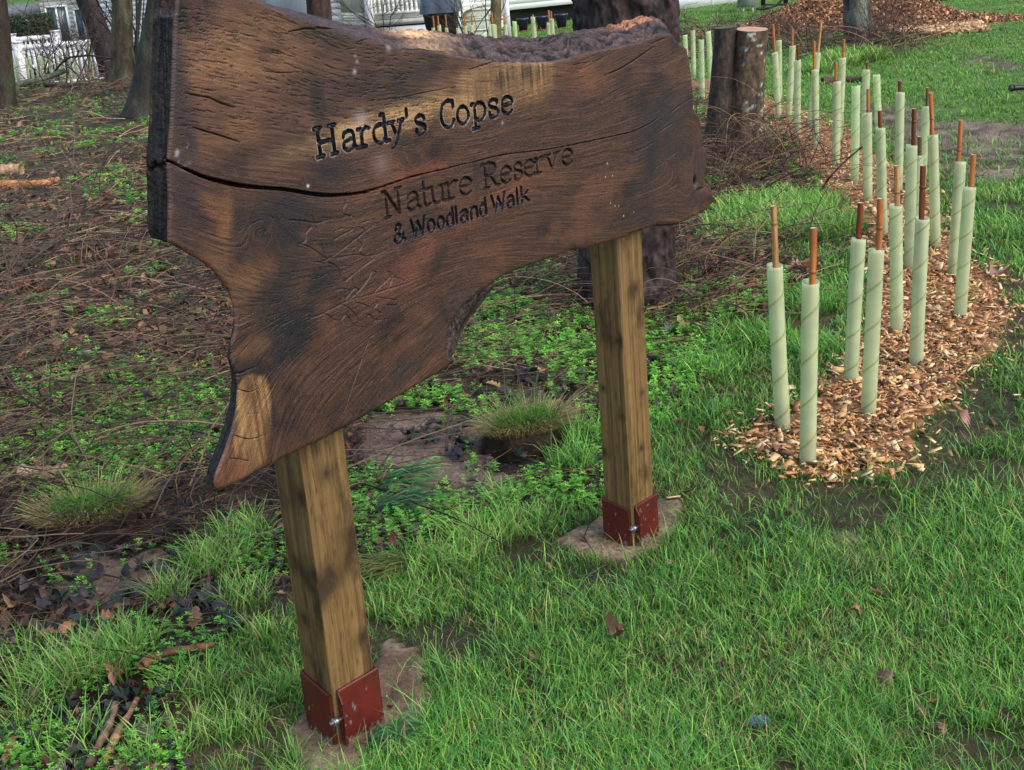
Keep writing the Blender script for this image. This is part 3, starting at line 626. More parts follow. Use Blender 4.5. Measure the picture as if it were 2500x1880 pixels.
# edge of the slab: loft from the front loop to the back loop
NR = 40; n = len(FP2)
rings = []; rcol = []
bark = np.where((K2 == 'top'), sstep(.28, .40, FP2[:, 0]), np.where(K2 == 'notch', .8, np.where(K2 == 'right', .5, 0.0)))
for k in range(NR+1):
    t = k/NR; L_ = FP2+(BP2-FP2)*(t**(0.75))
    dp = 0.0045+(BT-0.0045)*t
    bulge = 0.006*math.sin(math.pi*t)
    rg = fbm(L_[:, 0]*38, L_[:, 1]*38, dp*110, 4, 71); rg2 = fbm(L_[:, 0]*14, L_[:, 1]*14, dp*90, 3, 72)
    wv_ = .02*noise(L_[:, 0]*12, dp*20, 0, 78); fl1 = 1-np.abs(noise(L_[:, 0]*26, dp*210+wv_*300, 0, 79))*2; fl2 = 1-np.abs(noise(L_[:, 0]*70, dp*420+wv_*500, 0, 80))*2
    rg = .6*fl1+.4*fl2-.1
    off = bark*(bulge+.0042*rg*min(1, t*5)+.004*rg2)+(1-bark)*0.0012*rg*min(1, t*5)
    L_ = L_+on*off[:, None]
    if True:
        cz_ = np.exp(-((FP2[:, 1]-(1.341-.012*t+.004*math.sin(t*14)))/.004)**2)*(FP2[:, 0] < -.2)*(K2 == 'left'); L_ = L_-on*(.012*cz_+(K2 == 'left')*.0018*fbm(FP2[:, 1]*50, dp*60, 0, 3, 76))[:, None]
    rings.append(b3(L_[:, 0], L_[:, 1], np.full(n, dp)))
    cc = mix(srgb((60, 48, 48)), srgb((80, 68, 70)), np.clip(.5+rg2, 0, 1))
    barkc = mix(srgb((14, 11, 12)), srgb((92, 76, 76)), np.clip(.30+.75*rg+.5*rg2, 0, 1))
    barkc = mix(barkc, srgb((206, 170, 132)), np.clip(np.exp(-((FP2[:, 0]-.45)/.08)**2)*(1.0 if t > .35 else .35)*(K2 == 'top')*(.8+rg2), 0, .95))
    barkc = mix(barkc, srgb((168, 118, 86)), np.clip(np.exp(-((FP2[:, 0]-1.26)/.09)**2)*(t > .45)*(K2 == 'top')*(.7+rg), 0, .85))
    cc = mix(cc, barkc, bark)
    eg = fbm(FP2[:, 1]*22, dp*40, 0, 4, 75)
    endc = mix(srgb((13, 12, 12)), srgb((48, 42, 37)), np.clip(.3+rg+.8*eg, 0, 1))
    crk = np.exp(-((FP2[:, 1]-(1.341-.012*t+.004*math.sin(t*14)))/.0045)**2)*(FP2[:, 0] < -.2)
    endc = mix(endc, srgb((88, 78, 62)), np.clip(rg2*2.4-1.15, 0, .6))
    endc = mix(endc, srgb((6, 6, 6)), crk*.9)
    isl = (K2 == 'left')
    cc = np.where(isl[:, None], endc, cc)
    rust = mix(srgb((88, 52, 34)), srgb((24, 18, 16)), np.clip(.5+rg*1.6, 0, 1))
    rs = sstep(1.585, 1.605, FP2[:, 1])*(FP2[:, 0] < -.08); cc = mix(cc, rust, rs)
    rcol.append(cc)
V = np.vstack(rings); C_ = np.vstack(rcol)
ii = np.arange(n); fs = []
for k in range(NR):
    a = k*n+ii; b = k*n+(ii+1) % n
    fs.append(np.stack([a, b, b+n, a+n], 1))
o = link('board_edge', new_mesh('board_edge', V, [np.vstack(fs)], C_, True), M_edge, sign)
# back face on the same kind of grid, coarser
bs = np.arange(s0, s1, .006); bz = np.arange(z0, z1, .006); SB, ZB = np.meshgrid(bs, bz)
inb = pip(SB, ZB, BP2); kb = inb[:-1, :-1] | inb[1:, :-1] | inb[:-1, 1:] | inb[1:, 1:]
ob_ = ~inb; us = np.zeros_like(inb); us[:-1, :-1] |= kb; us[1:, :-1] |= kb; us[:-1, 1:] |= kb; us[1:, 1:] |= kb; ob_ = us & ~inb
op = np.stack([SB[ob_], ZB[ob_]], 1); near = np.array([((q-BP2)**2).sum(1).argmin() for q in op])
SB[ob_], ZB[ob_] = BP2[near, 0], BP2[near, 1]
vb = np.arange(SB.size).reshape(SB.shape); qb = np.stack([vb[:-1, :-1], vb[1:, :-1], vb[1:, 1:], vb[:-1, 1:]], -1)[kb]
u, inv = np.unique(qb, return_inverse=True)
PB = b3(SB, ZB, np.full(SB.shape, BT)).reshape(-1, 3)[u]
cb = mix(srgb((88, 62, 46)), srgb((60, 42, 34)), np.clip(.5+fbm(SB*3, ZB*40, 0, 3, 74), 0, 1)).reshape(-1, 3)[u]
link('board_back', new_mesh('board_back', PB, [inv.reshape(qb.shape)], cb, True), M_oak, sign)

# ------------------------------------------------------------------ posts with red steel shoes
def grid_faces(nu, nv, wrap=False):
    id_ = np.arange(nu*nv).reshape(nv, nu)
    if wrap: a = id_; b = np.roll(id_, -1, 1)
    else: a = id_[:, :-1]; b = id_[:, 1:]
    return np.stack([a[:-1], b[:-1], b[1:], a[1:]], -1).reshape(-1, 4)
def make_post(corner, ang, top, w_, label, seed, knots, shoe_h, scale=1.0):
    """corner: nearest corner; ang: direction of the front (right hand) face; w_ = section"""
    u = np.array([math.cos(ang), math.sin(ang)]); v = np.array([-math.sin(ang), math.cos(ang)])
    cen = np.array(corner[:2]) + (u+v)*w_/2
    t = thing('sign_post', label, 'post', (cen[0], cen[1], 0), ang, 'square wooden posts carrying the carved sign')
    # perimeter param
    per = []; fc = []
    m = 56
    for k in range(4):
        a = np.linspace(-1, 1, m, endpoint=False)
        x, y = [(a, -np.ones(m)), (np.ones(m), a), (-a, np.ones(m)), (-np.ones(m), -a)][k]
        per.append(np.stack([x, y], 1)); fc += [k]*m
    per = np.vstack(per)*w_/2; fc = np.array(fc)
    per_n = per/np.abs(per).max(1)[:, None]
    rad = .006; lim = w_/2-rad
    cl = np.clip(per, -lim, lim); dv = per-cl; dn = np.linalg.norm(dv, axis=1)[:, None]
    perr = np.where(dn > 1e-9, cl+dv/np.maximum(dn, 1e-9)*rad, per)
    zz = np.arange(-.25, top, .004); nz_ = len(zz); nu = len(perr)
    X = np.tile(perr[:, 0], (nz_, 1)); Y = np.tile(perr[:, 1], (nz_, 1)); ZZ = np.tile(zz[:, None], (1, nu)); FC = np.tile(fc, (nz_, 1))
    along = np.where((FC == 0) | (FC == 2), X, Y); other = np.where((FC == 0) | (FC == 2), Y, X)
    g = along*1.0+0.35*other+.004*fbm(ZZ*3, along*8, FC, 3, seed)
    kd = np.zeros_like(g)
    for (f_, a_, z_, r_) in knots:
        dd = np.exp(-(((along-a_)/r_)**2+((ZZ-z_)/(r_*1.7))**2))*(FC == f_)
        g = g+r_*1.6*dd; kd = np.maximum(kd, dd)
    grn = fbm(g*230, ZZ*2.2, FC*3., 3, seed+2); fin = fbm(g*600, ZZ*9, FC*3., 2, seed+5)
    c = mix(srgb((100, 78, 46)), srgb((138, 110, 68)), np.clip(.5+.8*grn, 0, 1))
    c = mix(c, srgb((66, 47, 26)), np.clip(fbm(g*120, ZZ*1.2, FC*2., 2, seed+8)*1.2, 0, .4))
    c = mix(c, srgb((40, 30, 20)), np.clip(fbm(g*480, ZZ*26, FC*3., 2, seed+6)*2.2-.75, 0, .6))
    stain = fbm(along*14, ZZ*6, FC*5., 5, seed+9, .65)
    c = mix(c, srgb((44, 35, 25)), np.clip(stain*2.4-.3, 0, .78))
    c = mix(c, srgb((40, 32, 24)), .75*np.exp(-((top-ZZ)/.03)**2)+.8*np.exp(-((ZZ-.42-.9*along)/.028)**2)*(seed == 100)*sstep(-.5, .2, fbm(along*20, ZZ*16, FC, 2, 8)))  # shadow painted at the post top, plus a dark smudge across one post
    for (f_, a_, z_, r_) in knots:
        c = mix(c, srgb((44, 32, 22)), np.clip(1.7*np.exp(-(((along-a_)/(r_*.8))**2+((ZZ-z_)/(r_*1.1))**2))*(FC == f_)*(.75+.5*fin)-.1, 0, .88))
        c = mix(c, srgb((58, 44, 29)), .75*np.exp(-(((along-a_)/(r_*3))**2+((ZZ-z_)/(r_*2.5))**2))*(FC == f_))
    nrm = np.stack([X, Y], -1); nrm = nrm/np.linalg.norm(nrm, axis=-1)[..., None]
    dsp = .0007*grn+.0006*fin-.003*kd*0.5
    X = X+nrm[..., 0]*dsp; Y = Y+nrm[..., 1]*dsp
    V = np.stack([X, Y, ZZ], -1).reshape(-1, 3)
    f = grid_faces(nu, nz_, True)
    V = np.vstack([V, [[0, 0, top]]]); c = np.vstack([c.reshape(-1, 3), [srgb((120, 90, 50))]])
    last = (nz_-1)*nu+np.arange(nu); tri = np.stack([last, np.roll(last, -1), np.full(nu, len(V)-1)], 1)
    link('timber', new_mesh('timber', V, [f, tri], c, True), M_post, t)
    return t, w_
def plate_mesh(name, pts3, thick, nrm, peel_seed, h):
    """flat steel plate from polygon points (list of 3-vectors, planar quad in order bl, br, tr, tl) with thickness"""
    bl, br, tr, tl = [np.array(p, float) for p in pts3]; nu, nv = 34, 40
    a = np.linspace(0, 1, nu)[None, :, None]; b = np.linspace(0, 1, nv)[:, None, None]
    P = (bl*(1-a)+br*a)*(1-b)+(tl*(1-a)+tr*a)*b
    nn = np.array(nrm, float)
    Pf = P+nn*thick
    aa = np.broadcast_to(a, P.shape[:2]+(1,))[..., 0]; bb = np.broadcast_to(b, P.shape[:2]+(1,))[..., 0]
    c = mix(srgb((80, 27, 23)), srgb((94, 34, 28)), np.clip(.5+fbm(aa*3, bb*3, 0, 3, peel_seed), 0, 1))
    pe = fbm(aa*6, bb*9, 0, 5, peel_seed+3, .7)*1.3+.75*np.exp(-((bb-.27)/.09)**2)-.60
    c = mix(c, srgb((128, 116, 110)), sstep(0, .10, pe)*.85)
    c = mix(c, srgb((60, 30, 26)), sstep(.1, .6, fbm(aa*7+4, bb*7, 0, 3, peel_seed+9))*.5)
    V = np.vstack([Pf.reshape(-1, 3), P.reshape(-1, 3)]); N = nu*nv
    f = grid_faces(nu, nv); f2 = f[:, ::-1]+N
    e = []
    idm = np.arange(N).reshape(nv, nu)
    for ln in (idm[0], idm[-1], idm[:, 0], idm[:, -1]):
        e.append(np.stack([ln[:-1], ln[1:], ln[1:]+N, ln[:-1]+N], 1))
    return new_mesh(name, V, [f, f2]+e, np.vstack([c.reshape(-1, 3)]*2))
def bolt_mesh(L=0.03):
    V = []; F = []
    def cyl(r, z0_, z1_, k, cap=True):
        b0 = len(V)
        for z_ in (z0_, z1_):
            for i in range(k): V.append((r*math.cos(2*math.pi*i/k), r*math.sin(2*math.pi*i/k), z_))
        q = [(b0+i, b0+(i+1) % k, b0+k+(i+1) % k, b0+k+i) for i in range(k)]
        c0 = len(V); V.append((0, 0, z0_)); V.append((0, 0, z1_))
        tr = [(c0, b0+(i+1) % k, b0+i) for i in range(k)]+[(c0+1, b0+k+i, b0+k+(i+1) % k) for i in range(k)]
        F.append((q, tr))
    cyl(.004, 0, L, 12); cyl(.0085, L*.25, L*.5, 6); cyl(.010, L*.18, L*.25, 16)
    q = [x for a, b in F for x in a]; tr = [x for a, b in F for x in b]
    return new_mesh('bolt', np.array(V), [np.array(q), np.array(tr)])
def shoe(t, w_, h0, h1, seed, zb=-.03):
    h = w_/2+.0025; th = .005
    # two folded angle halves: front (u) face with its bolt flange at the near corner, side face likewise
    sh = link('post_shoe', plate_mesh('post_shoe', [(-h+.009, -h, zb), (h+.004, -h, zb), (h+.004, -h, h1), (-h+.011, -h, h0)], th, (0, -1, 0), seed, h1), M_red, t)
    sh['label'] = 'red painted steel shoe plate on the front face'
    s2 = link('post_shoe', plate_mesh('post_shoe', [(-h, h, zb), (-h, -h+.010, zb), (-h, -h+.010, h0*.93), (-h, h, h1)], th, (-1, 0, 0), seed+20, h1), M_red, t)
    s2['label'] = 'red painted steel shoe plate on the side face'
    link('post_shoe', plate_mesh('post_shoe', [(h, -h, zb), (h, h, zb), (h, h, h1), (h, -h, h1)], th, (1, 0, 0), seed+40, h1), M_red, t)
    link('post_shoe', plate_mesh('post_shoe', [(h, h, zb), (-h, h, zb), (-h, h, h1), (h, h, h1)], th, (0, 1, 0), seed+50, h1), M_red, t)
    # bolt flanges standing out at the gap
    fl = link('flange', plate_mesh('flange', [(-h+.009, -h-.002, zb), (-h+.009, -h-.020, zb+.02), (-h+.009, -h-.018, h0*.8), (-h+.010, -h-.002, h0)], .004, (1, 0, 0), seed+60, h1), M_red, sh)
    b = link('bolt', bolt_mesh(.045), M_steel, sh); b.location = (-h-.022, -h-.009, h0*.56); b.rotation_euler = (0, R(90), 0)
PW = .100
def px_height(corner, px, py):   # height of a picture point above a ground point
    return float(at_depth(np.array(px), np.array(py), np.array(corner[1]))[2])
tL, _ = make_post(POST_L, R(41), 1.30, .112, 'square wooden post nearest the camera, under the left end of the carved board', 100,
        [(0, .048, .486, .016), (0, -.024, .42, .014), (3, -.046, .425, .014), (0, .040, .236, .010), (3, -.04, .60, .014), (0, -.048, .40, .012), (3, .02, .30, .009), (0, .002, .64, .008)], 0, 1)
shoe(tL, .112, .150, .158, 200)
tR, _ = make_post(POST_R, R(45), 1.26, .100, 'square wooden post farther right, standing free below the middle of the carved board', 140,
        [(3, -.036, .617, .011), (0, .014, .751, .008), (0, .02, .452, .005), (0, .005, .293, .006), (3, .030, .472, .005), (3, .042, .28, .008), (3, -.03, .40, .005)], 0, 1)
shoe(tR, .100, .136, .140, 240)

# ------------------------------------------------------------------ generic shapes
def tube_mesh(name, path, rad, k=10, col=None, cap=True, seed=0, rough_=0.0, rscale=20.0, colf=None, zsc=.6):
    """swept tube along path (n,3) with radii (n,)"""
    P = np.asarray(path, float); n_ = len(P); rad = np.broadcast_to(np.asarray(rad, float), (n_,))
    T = np.gradient(P, axis=0); T /= np.linalg.norm(T, axis=1)[:, None]+1e-12
    ref = np.array([0, 0, 1.0]) if abs(T[0, 2]) < .8 else np.array([0, 1.0, 0])
    A_ = np.cross(T, ref); A_ /= np.linalg.norm(A_, axis=1)[:, None]+1e-12; B_ = np.cross(T, A_)
    th = np.linspace(0, 2*math.pi, k, endpoint=False)
    V = P[:, None]+(A_[:, None]*np.cos(th)[None, :, None]+B_[:, None]*np.sin(th)[None, :, None])*rad[:, None, None]
    if rough_ > 0:
        nv = fbm(V[..., 0]*rscale, V[..., 1]*rscale, V[..., 2]*rscale*zsc, 3, seed)
        if zsc < .5: nv = .5-np.abs(nv)*2.2+.3*fbm(V[..., 0]*60, V[..., 1]*60, V[..., 2]*30, 3, seed+1)
        V = P[:, None]+(V-P[:, None])*(1+rough_*nv)[..., None]
    f = grid_faces(k, n_, True); V2 = V.reshape(-1, 3)
    tris = []
    if cap:
        V2 = np.vstack([V2, P[:1], P[-1:]]); a = np.arange(k); c0 = n_*k
        tris = [np.stack([np.full(k, c0), a, np.roll(a, -1)], 1), np.stack([np.full(k, c0+1), (n_-1)*k+np.roll(a, -1), (n_-1)*k+a], 1)]
    c = None
    if colf is not None: c = colf(V2)
    elif col is not None: c = np.tile(np.asarray(col, float), (len(V2), 1))
    return new_mesh(name, V2, [f]+tris, c, True)
def bx(x0, x1, y0, y1, z0_, z1_):
    v = np.array([(x, y, z) for x in (x0, x1) for y in (y0, y1) for z in (z0_, z1_)])
    f = np.array([(0, 1, 3, 2), (4, 6, 7, 5), (0, 4, 5, 1), (2, 3, 7, 6), (0, 2, 6, 4), (1, 5, 7, 3)])
    return v, f
def boxes(name, L_):
    V = []; F = []; o_ = 0
    for b in L_:
        v, f = bx(*b); V.append(v); F.append(f+o_); o_ += 8
    return new_mesh(name, np.vstack(V), [np.vstack(F)])
# ------------------------------------------------------------------ trees and stumps
def bark_col(a, b, moss=None, seed=0, sc=9.0, msc=2.5, mlev=0.0):
    def f(V):
        r = fbm(V[:, 0]*sc*3, V[:, 1]*sc*3, V[:, 2]*sc, 4, seed, .7)
        c = mix(srgb(a), srgb(b), np.clip(.5+1.3*r, 0, 1))
        if moss is not None:
            c = mix(c, srgb(moss), np.clip(sstep(mlev, mlev+.25, fbm(V[:, 0]*msc*3, V[:, 1]*msc*3, V[:, 2]*msc, 4, seed+5))*.8, 0, .8))
        return c
    return f
def trunk(name, label, cat, base_px, top_px, r0, r1, a, b, moss=None, top_z=3.4, flare=1.5, seed=1, k=40, rough_=.08, rscale=9, lean_extra=0, group=None, limbs=3, nz_=110, mlev=0., depth=None, zb=None, bulge=None):
    G0 = gnd(*map(np.array, base_px)) if depth is None else at_depth(*map(np.array, base_px), np.array(depth))
    if zb is not None: G0 = np.array([G0[0], G0[1], zb])
    Tp = at_depth(*map(np.array, top_px), np.array(G0[1]))
    d = (Tp-G0)/(Tp[2]-G0[2])
    t = thing(name, label, cat, tuple(G0), 0, group)
    zz = np.linspace(-.15, top_z, nz_); P = np.stack([d[0]*zz, d[1]*zz, zz], 1)
    P[:, 0] += .02*np.sin(zz*1.7+seed); P[:, 1] += .02*np.cos(zz*1.3+seed)
    h = max(Tp[2]-G0[2], .3)
    rad = r0+(r1-r0)*np.clip(zz/h, -.2, top_z/h)*1.0
    rad = np.maximum(rad, r1*.55)+r0*(flare-1)*np.exp(-np.clip(zz+.05, 0, 9)/(.9*r0+.05))
    if bulge: rad = rad+bulge[1]*np.exp(-((zz-bulge[0])/bulge[2])**2)
    link('trunk', tube_mesh('trunk', P, rad, k, seed=seed, rough_=rough_, rscale=rscale, zsc=(.35 if k >= 96 else .6), colf=bark_col(a, b, moss, seed, mlev=mlev)), M_bark, t)
    rs = np.random.default_rng(seed)
    cr_ = []
    for i in range(limbs):
        z_ = top_z*rs.uniform(.75, .97); an = rs.uniform(0, 6.28); L_ = rs.uniform(1.2, 2.2); s_ = np.linspace(0, 1, 14)
        p0 = np.array([d[0]*z_, d[1]*z_, z_])
        pp = p0+np.stack([np.cos(an)*L_*s_, np.sin(an)*L_*s_, L_*s_*.9+.1*np.sin(s_*5)], 1)
        cr_.append(link('limb', tube_mesh('limb', pp, r1*.45*(1-.8*s_), 10, seed=seed+i, rough_=.1, colf=bark_col(a, b, moss, seed)), M_bark, t))
    return t
trunk('tree', 'massive dark wet rough-barked tree trunk close behind the right end of the sign', 'tree', (1543, 742), (1520, 30), .205, .225, (14, 11, 11), (66, 50, 48), None, 3.2, 1.12, 5, 220, .13, 15, nz_=560)
trunk('tree', 'grey lichen-mottled tree trunk at the foot of the bark chip heap', 'tree', (2100, 118), (2088, -10), .175, .165, (34, 32, 31), (88, 88, 84), (116, 124, 112), 3.6, 1.35, 6, 60, .08, 8, mlev=.1)
trunk('tree', 'brown mossy tree trunk cut by the left border of the photo', 'tree', (8, 265), (-8, 0), .155, .14, (34, 27, 22), (62, 50, 38), (58, 64, 42), 4, 1.3, 7, mlev=.1)
trunk('tree', 'leaning dark purple-brown trunk behind the cut stub on the left', 'tree', (268, 162), (215, 0), .21, .20, (24, 18, 20), (58, 44, 46), None, 4, 1.2, 8, rough_=.07)
trunk('tree', 'straight olive-brown trunk with grey blotches beside the cut stub', 'tree', (300, 208), (302, 0), .19, .155, (34, 30, 23), (72, 63, 46), (78, 84, 60), 4, 1.5, 9, mlev=.1)
trunk('tree', 'dark mossy trunk with flared foot just left of the sign board', 'tree', (348, 283), (384, 0), .155, .115, (17, 16, 14), (46, 43, 35), (52, 64, 42), 4, 1.75, 10, mlev=.05)
trunk('tree', 'dark reddish trunk standing behind the sloping top of the sign', 'tree', (795, 180), (776, 0), .19, .18, (30, 20, 20), (74, 52, 48), None, 4, 1.25, 11, rough_=.07)
trunk('tree', 'slim olive trunk between the covered barbecue and the plant pots', 'tree', (1212, 160), (1208, 0), .085, .075, (74, 66, 40), (112, 100, 62), None, 4, 1.3, 12)
# thin saplings among the left trees
for bp_, tp_, r_, lb in [((350, 205), (262, -20), .03, 'thin dark sapling leaning right beside the olive trunk'), ((322, 205), (348, -20), .04, 'thin black sapling between the two mossy trunks'), ((338, 215), (330, 10), .028, 'thinnest black sapling close to the flared mossy trunk')]:
    trunk('sapling', lb, 'sapling', bp_, tp_, r_, r_*.7, (22, 18, 16), (54, 46, 40), None, 3.5, 1.2, 13+int(bp_[0]), 12, .05, limbs=2, nz_=40, group='thin saplings among the left trees')

def stump(label, base_px, cen_px, top_z, r_top, r_bot, a, b, seed, tilt=(0, 0), flare=.0, moss=None, fresh=True, fl_amp=.05, dy=0):
    G0 = gnd(*map(np.array, base_px)); G0[1] += dy
    Tp = at_depth(*map(np.array, cen_px), np.array(G0[1])); top_z = Tp[2]
    t = thing('tree_stump', label, 'stump', (G0[0], G0[1], 0), 0)
    zz = np.r_[np.linspace(-.08, top_z, 70)]; u = np.clip(zz/top_z, 0, 1)
    P = np.stack([(Tp[0]-G0[0])*u, 0*u, zz], 1)
    rad = r_bot+(r_top-r_bot)*u+flare*np.exp(-np.clip(zz, 0, 9)/.13)
    k = 72; th = np.linspace(0, 2*math.pi, k, endpoint=False)
    V = P[:, None]+np.stack([np.cos(th)[None]*rad[:, None], np.sin(th)[None]*rad[:, None], np.zeros((len(zz), k))], -1)
    fl = 1+fl_amp*np.exp(-np.clip(zz, 0, 9)/.25)[:, None]*np.sin(th*4+seed)[None]*3
    nv = fbm(V[..., 0]*16, V[..., 1]*16, V[..., 2]*7, 4, seed)
    sc = (fl*(1+.05*nv))[..., None]; Pc = P[:, None]; V = Pc+(V-Pc)*np.concatenate([sc, sc, np.ones_like(sc)], -1)
    tl = tilt[0]*(V[..., 0]-P[:, None, 0])+tilt[1]*V[..., 1]
    V[..., 2] += np.where(u[:, None] > .8, tl*(u[:, None]-.8)/.2, 0)
    V[..., 2] += np.where(u[:, None] >= .999, .004*nv, 0)
    Vf = V.reshape(-1, 3)
    c = bark_col(a, b, moss, seed, mlev=.12)(Vf)
    if moss is not None: c = mix(c, srgb((188, 196, 186)), np.clip(sstep(.27, .36, fbm(Vf[:, 0]*15, Vf[:, 1]*15, Vf[:, 2]*26, 4, 98))*sstep(-.02, .05, Vf[:, 0]), 0, .8))
    hb = sstep(.06, .2, fbm(Vf[:, 0]*30, Vf[:, 1]*30, Vf[:, 2]*60, 2, seed+3)); c = mix(c, srgb((30, 24, 20)), hb*.6)
    link('bark', new_mesh('bark', Vf, [grid_faces(k, len(zz), True)], c, True), M_bark, t)
    # cut face with rings
    ring = V[-1]; cen = ring.mean(0); nr = 14; VV = []
    for j in range(nr+1): VV.append(cen+(ring-cen)*(1-j/nr)*.995+[0, 0, .003])
    VV = np.vstack(VV); q = np.hypot(VV[:, 0]-cen[0], VV[:, 1]-cen[1])
    if fresh: cc = mix(srgb((196, 160, 132)), srgb((176, 134, 106)), np.clip(.5+.5*np.sin(q*420+3*fbm(VV[:, 0]*20, VV[:, 1]*20, 0, 2, seed)), 0, 1)); cc = mix(cc, srgb((168, 104, 76)), np.exp(-(q/.03)**2)*.6)
    else: cc = mix(srgb((60, 50, 40)), srgb((104, 90, 70)), np.clip(.5+fbm(VV[:, 0]*30, VV[:, 1]*30, 0, 3, seed), 0, 1))
    link('cut_face', new_mesh('cut_face', VV, [grid_faces(k, nr+1, True)], cc, True), M_chip, t)
    return t
stump('fresh pale-topped tall stump, right one of the joined pair, with pale lichen patches', (1812, 390), (1836, 72), .9, .112, .13, (48, 38, 30), (108, 88, 66), 21, (-.05, .10), .07, (150, 156, 140))
stump('dark narrow tall stump joined to the left side of the fresh-topped stump', (1750, 392), (1772, 68), .9, .080, .10, (38, 30, 26), (74, 62, 52), 22, (.02, .03), .06, None, False, dy=-.03)
stump('small cut stub with orange top growing from the foot of the olive trunk', (272, 200), (266, 149), .3, .075, .10, (52, 42, 34), (90, 74, 58), 23, (0, 0), .02, None, True)

# ------------------------------------------------------------------ tree guards with canes
def guard_material():
    m = bpy.data.materials.new('guard_plastic'); m.use_nodes = True; n = m.node_tree; L = n.links
    b = n.nodes['Principled BSDF']; out = n.nodes['Material Output']
    tc = n.nodes.new('ShaderNodeTexCoord'); sp = n.nodes.new('ShaderNodeSeparateXYZ'); L.new(tc.outputs['Object'], sp.inputs[0])
    at = n.nodes.new('ShaderNodeMath'); at.operation = 'ARCTAN2'; L.new(sp.outputs[1], at.inputs[0]); L.new(sp.outputs[0], at.inputs[1])
    d1 = n.nodes.new('ShaderNodeMath'); d1.operation = 'DIVIDE'; L.new(at.outputs[0], d1.inputs[0]); d1.inputs[1].default_value = 2*math.pi
    oi = n.nodes.new('ShaderNodeObjectInfo')
    d2 = n.nodes.new('ShaderNodeMath'); d2.operation = 'DIVIDE'; L.new(sp.outputs[2], d2.inputs[0]); d2.inputs[1].default_value = -0.135
    ad = n.nodes.new('ShaderNodeMath'); L.new(d1.outputs[0], ad.inputs[0]); L.new(d2.outputs[0], ad.inputs[1])
    a2 = n.nodes.new('ShaderNodeMath'); L.new(ad.outputs[0], a2.inputs[0]); L.new(oi.outputs['Random'], a2.inputs[1])
    fr = n.nodes.new('ShaderNodeMath'); fr.operation = 'FRACT'; L.new(a2.outputs[0], fr.inputs[0])
    rp = n.nodes.new('ShaderNodeMapRange'); L.new(fr.outputs[0], rp.inputs[0]); rp.inputs[1].default_value = 0.04; rp.inputs[2].default_value = 0.10; rp.inputs[3].default_value = 1; rp.inputs[4].default_value = 0
    mx = n.nodes.new('ShaderNodeMix'); mx.data_type = 'RGBA'; L.new(rp.outputs[0], mx.inputs[0])
    mx.inputs[6].default_value = (*srgb((236, 246, 214)), 1); mx.inputs[7].default_value = (*srgb((196, 208, 150)), 1)
    nz = n.nodes.new('ShaderNodeTexNoise'); nz.inputs['Scale'].default_value = 14; L.new(tc.outputs['Object'], nz.inputs['Vector'])
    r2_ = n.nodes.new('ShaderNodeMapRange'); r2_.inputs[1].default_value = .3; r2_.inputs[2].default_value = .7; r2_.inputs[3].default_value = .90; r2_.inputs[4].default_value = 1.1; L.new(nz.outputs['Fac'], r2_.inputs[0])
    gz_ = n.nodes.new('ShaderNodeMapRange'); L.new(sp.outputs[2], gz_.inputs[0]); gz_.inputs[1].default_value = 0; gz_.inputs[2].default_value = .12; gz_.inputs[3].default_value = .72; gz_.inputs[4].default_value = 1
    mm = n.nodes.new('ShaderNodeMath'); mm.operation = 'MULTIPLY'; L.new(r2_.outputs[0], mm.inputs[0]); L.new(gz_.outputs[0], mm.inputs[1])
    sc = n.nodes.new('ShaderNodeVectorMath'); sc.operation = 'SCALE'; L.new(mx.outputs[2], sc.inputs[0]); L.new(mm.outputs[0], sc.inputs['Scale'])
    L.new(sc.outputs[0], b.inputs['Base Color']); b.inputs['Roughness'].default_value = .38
    tr = n.nodes.new('ShaderNodeBsdfTranslucent'); L.new(sc.outputs[0], tr.inputs[0])
    tp = n.nodes.new('ShaderNodeBsdfTransparent'); tp.inputs[0].default_value = (*srgb((240, 247, 226)), 1)
    m1 = n.nodes.new('ShaderNodeMixShader'); m1.inputs[0].default_value = .42; L.new(b.outputs[0], m1.inputs[1]); L.new(tr.outputs[0], m1.inputs[2])
    m2 = n.nodes.new('ShaderNodeMixShader'); m2.inputs[0].default_value = .50; L.new(m1.outputs[0], m2.inputs[1]); L.new(tp.outputs[0], m2.inputs[2])
    L.new(m2.outputs[0], out.inputs[0]); return m
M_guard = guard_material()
def guard_mesh(seed, H0=.6, r=.026):
    rs = np.random.default_rng(seed); k = 32; nz_ = 46; zz = np.linspace(-.03, H0, nz_); th = np.linspace(0, 2*math.pi, k, endpoint=False)
    bend = .004*np.sin(zz*3+rs.uniform(0, 6)); 
    rr_ = r*(1+.02*fbm(np.cos(th)[None]*2, np.sin(th)[None]*2, zz[:, None]*9, 2, seed)+.0)
    tz = np.ones((nz_, k))*zz[:, None]; tz[-1] += .004*np.sin(th+rs.uniform(0, 6)); 
    ins = (rr_-.0011)
    def ring(q): return np.stack([np.cos(th)[None]*q+bend[:, None], np.sin(th)[None]*q, tz], -1).reshape(-1, 3)
    V = np.vstack([ring(rr_), ring(ins)]); N = k*nz_; f = grid_faces(k, nz_, True); a = np.arange(k)+(nz_-1)*k
    lip = np.stack([a, np.roll(a, -1), np.roll(a, -1)+N, a+N], 1)
    return new_mesh('guard', V, [f, f[:, ::-1]+N, lip], None, True)
GM = [guard_mesh(s_) for s_ in (1, 2, 3, 4)]
for g_ in GM: g_.materials.append(M_guard)
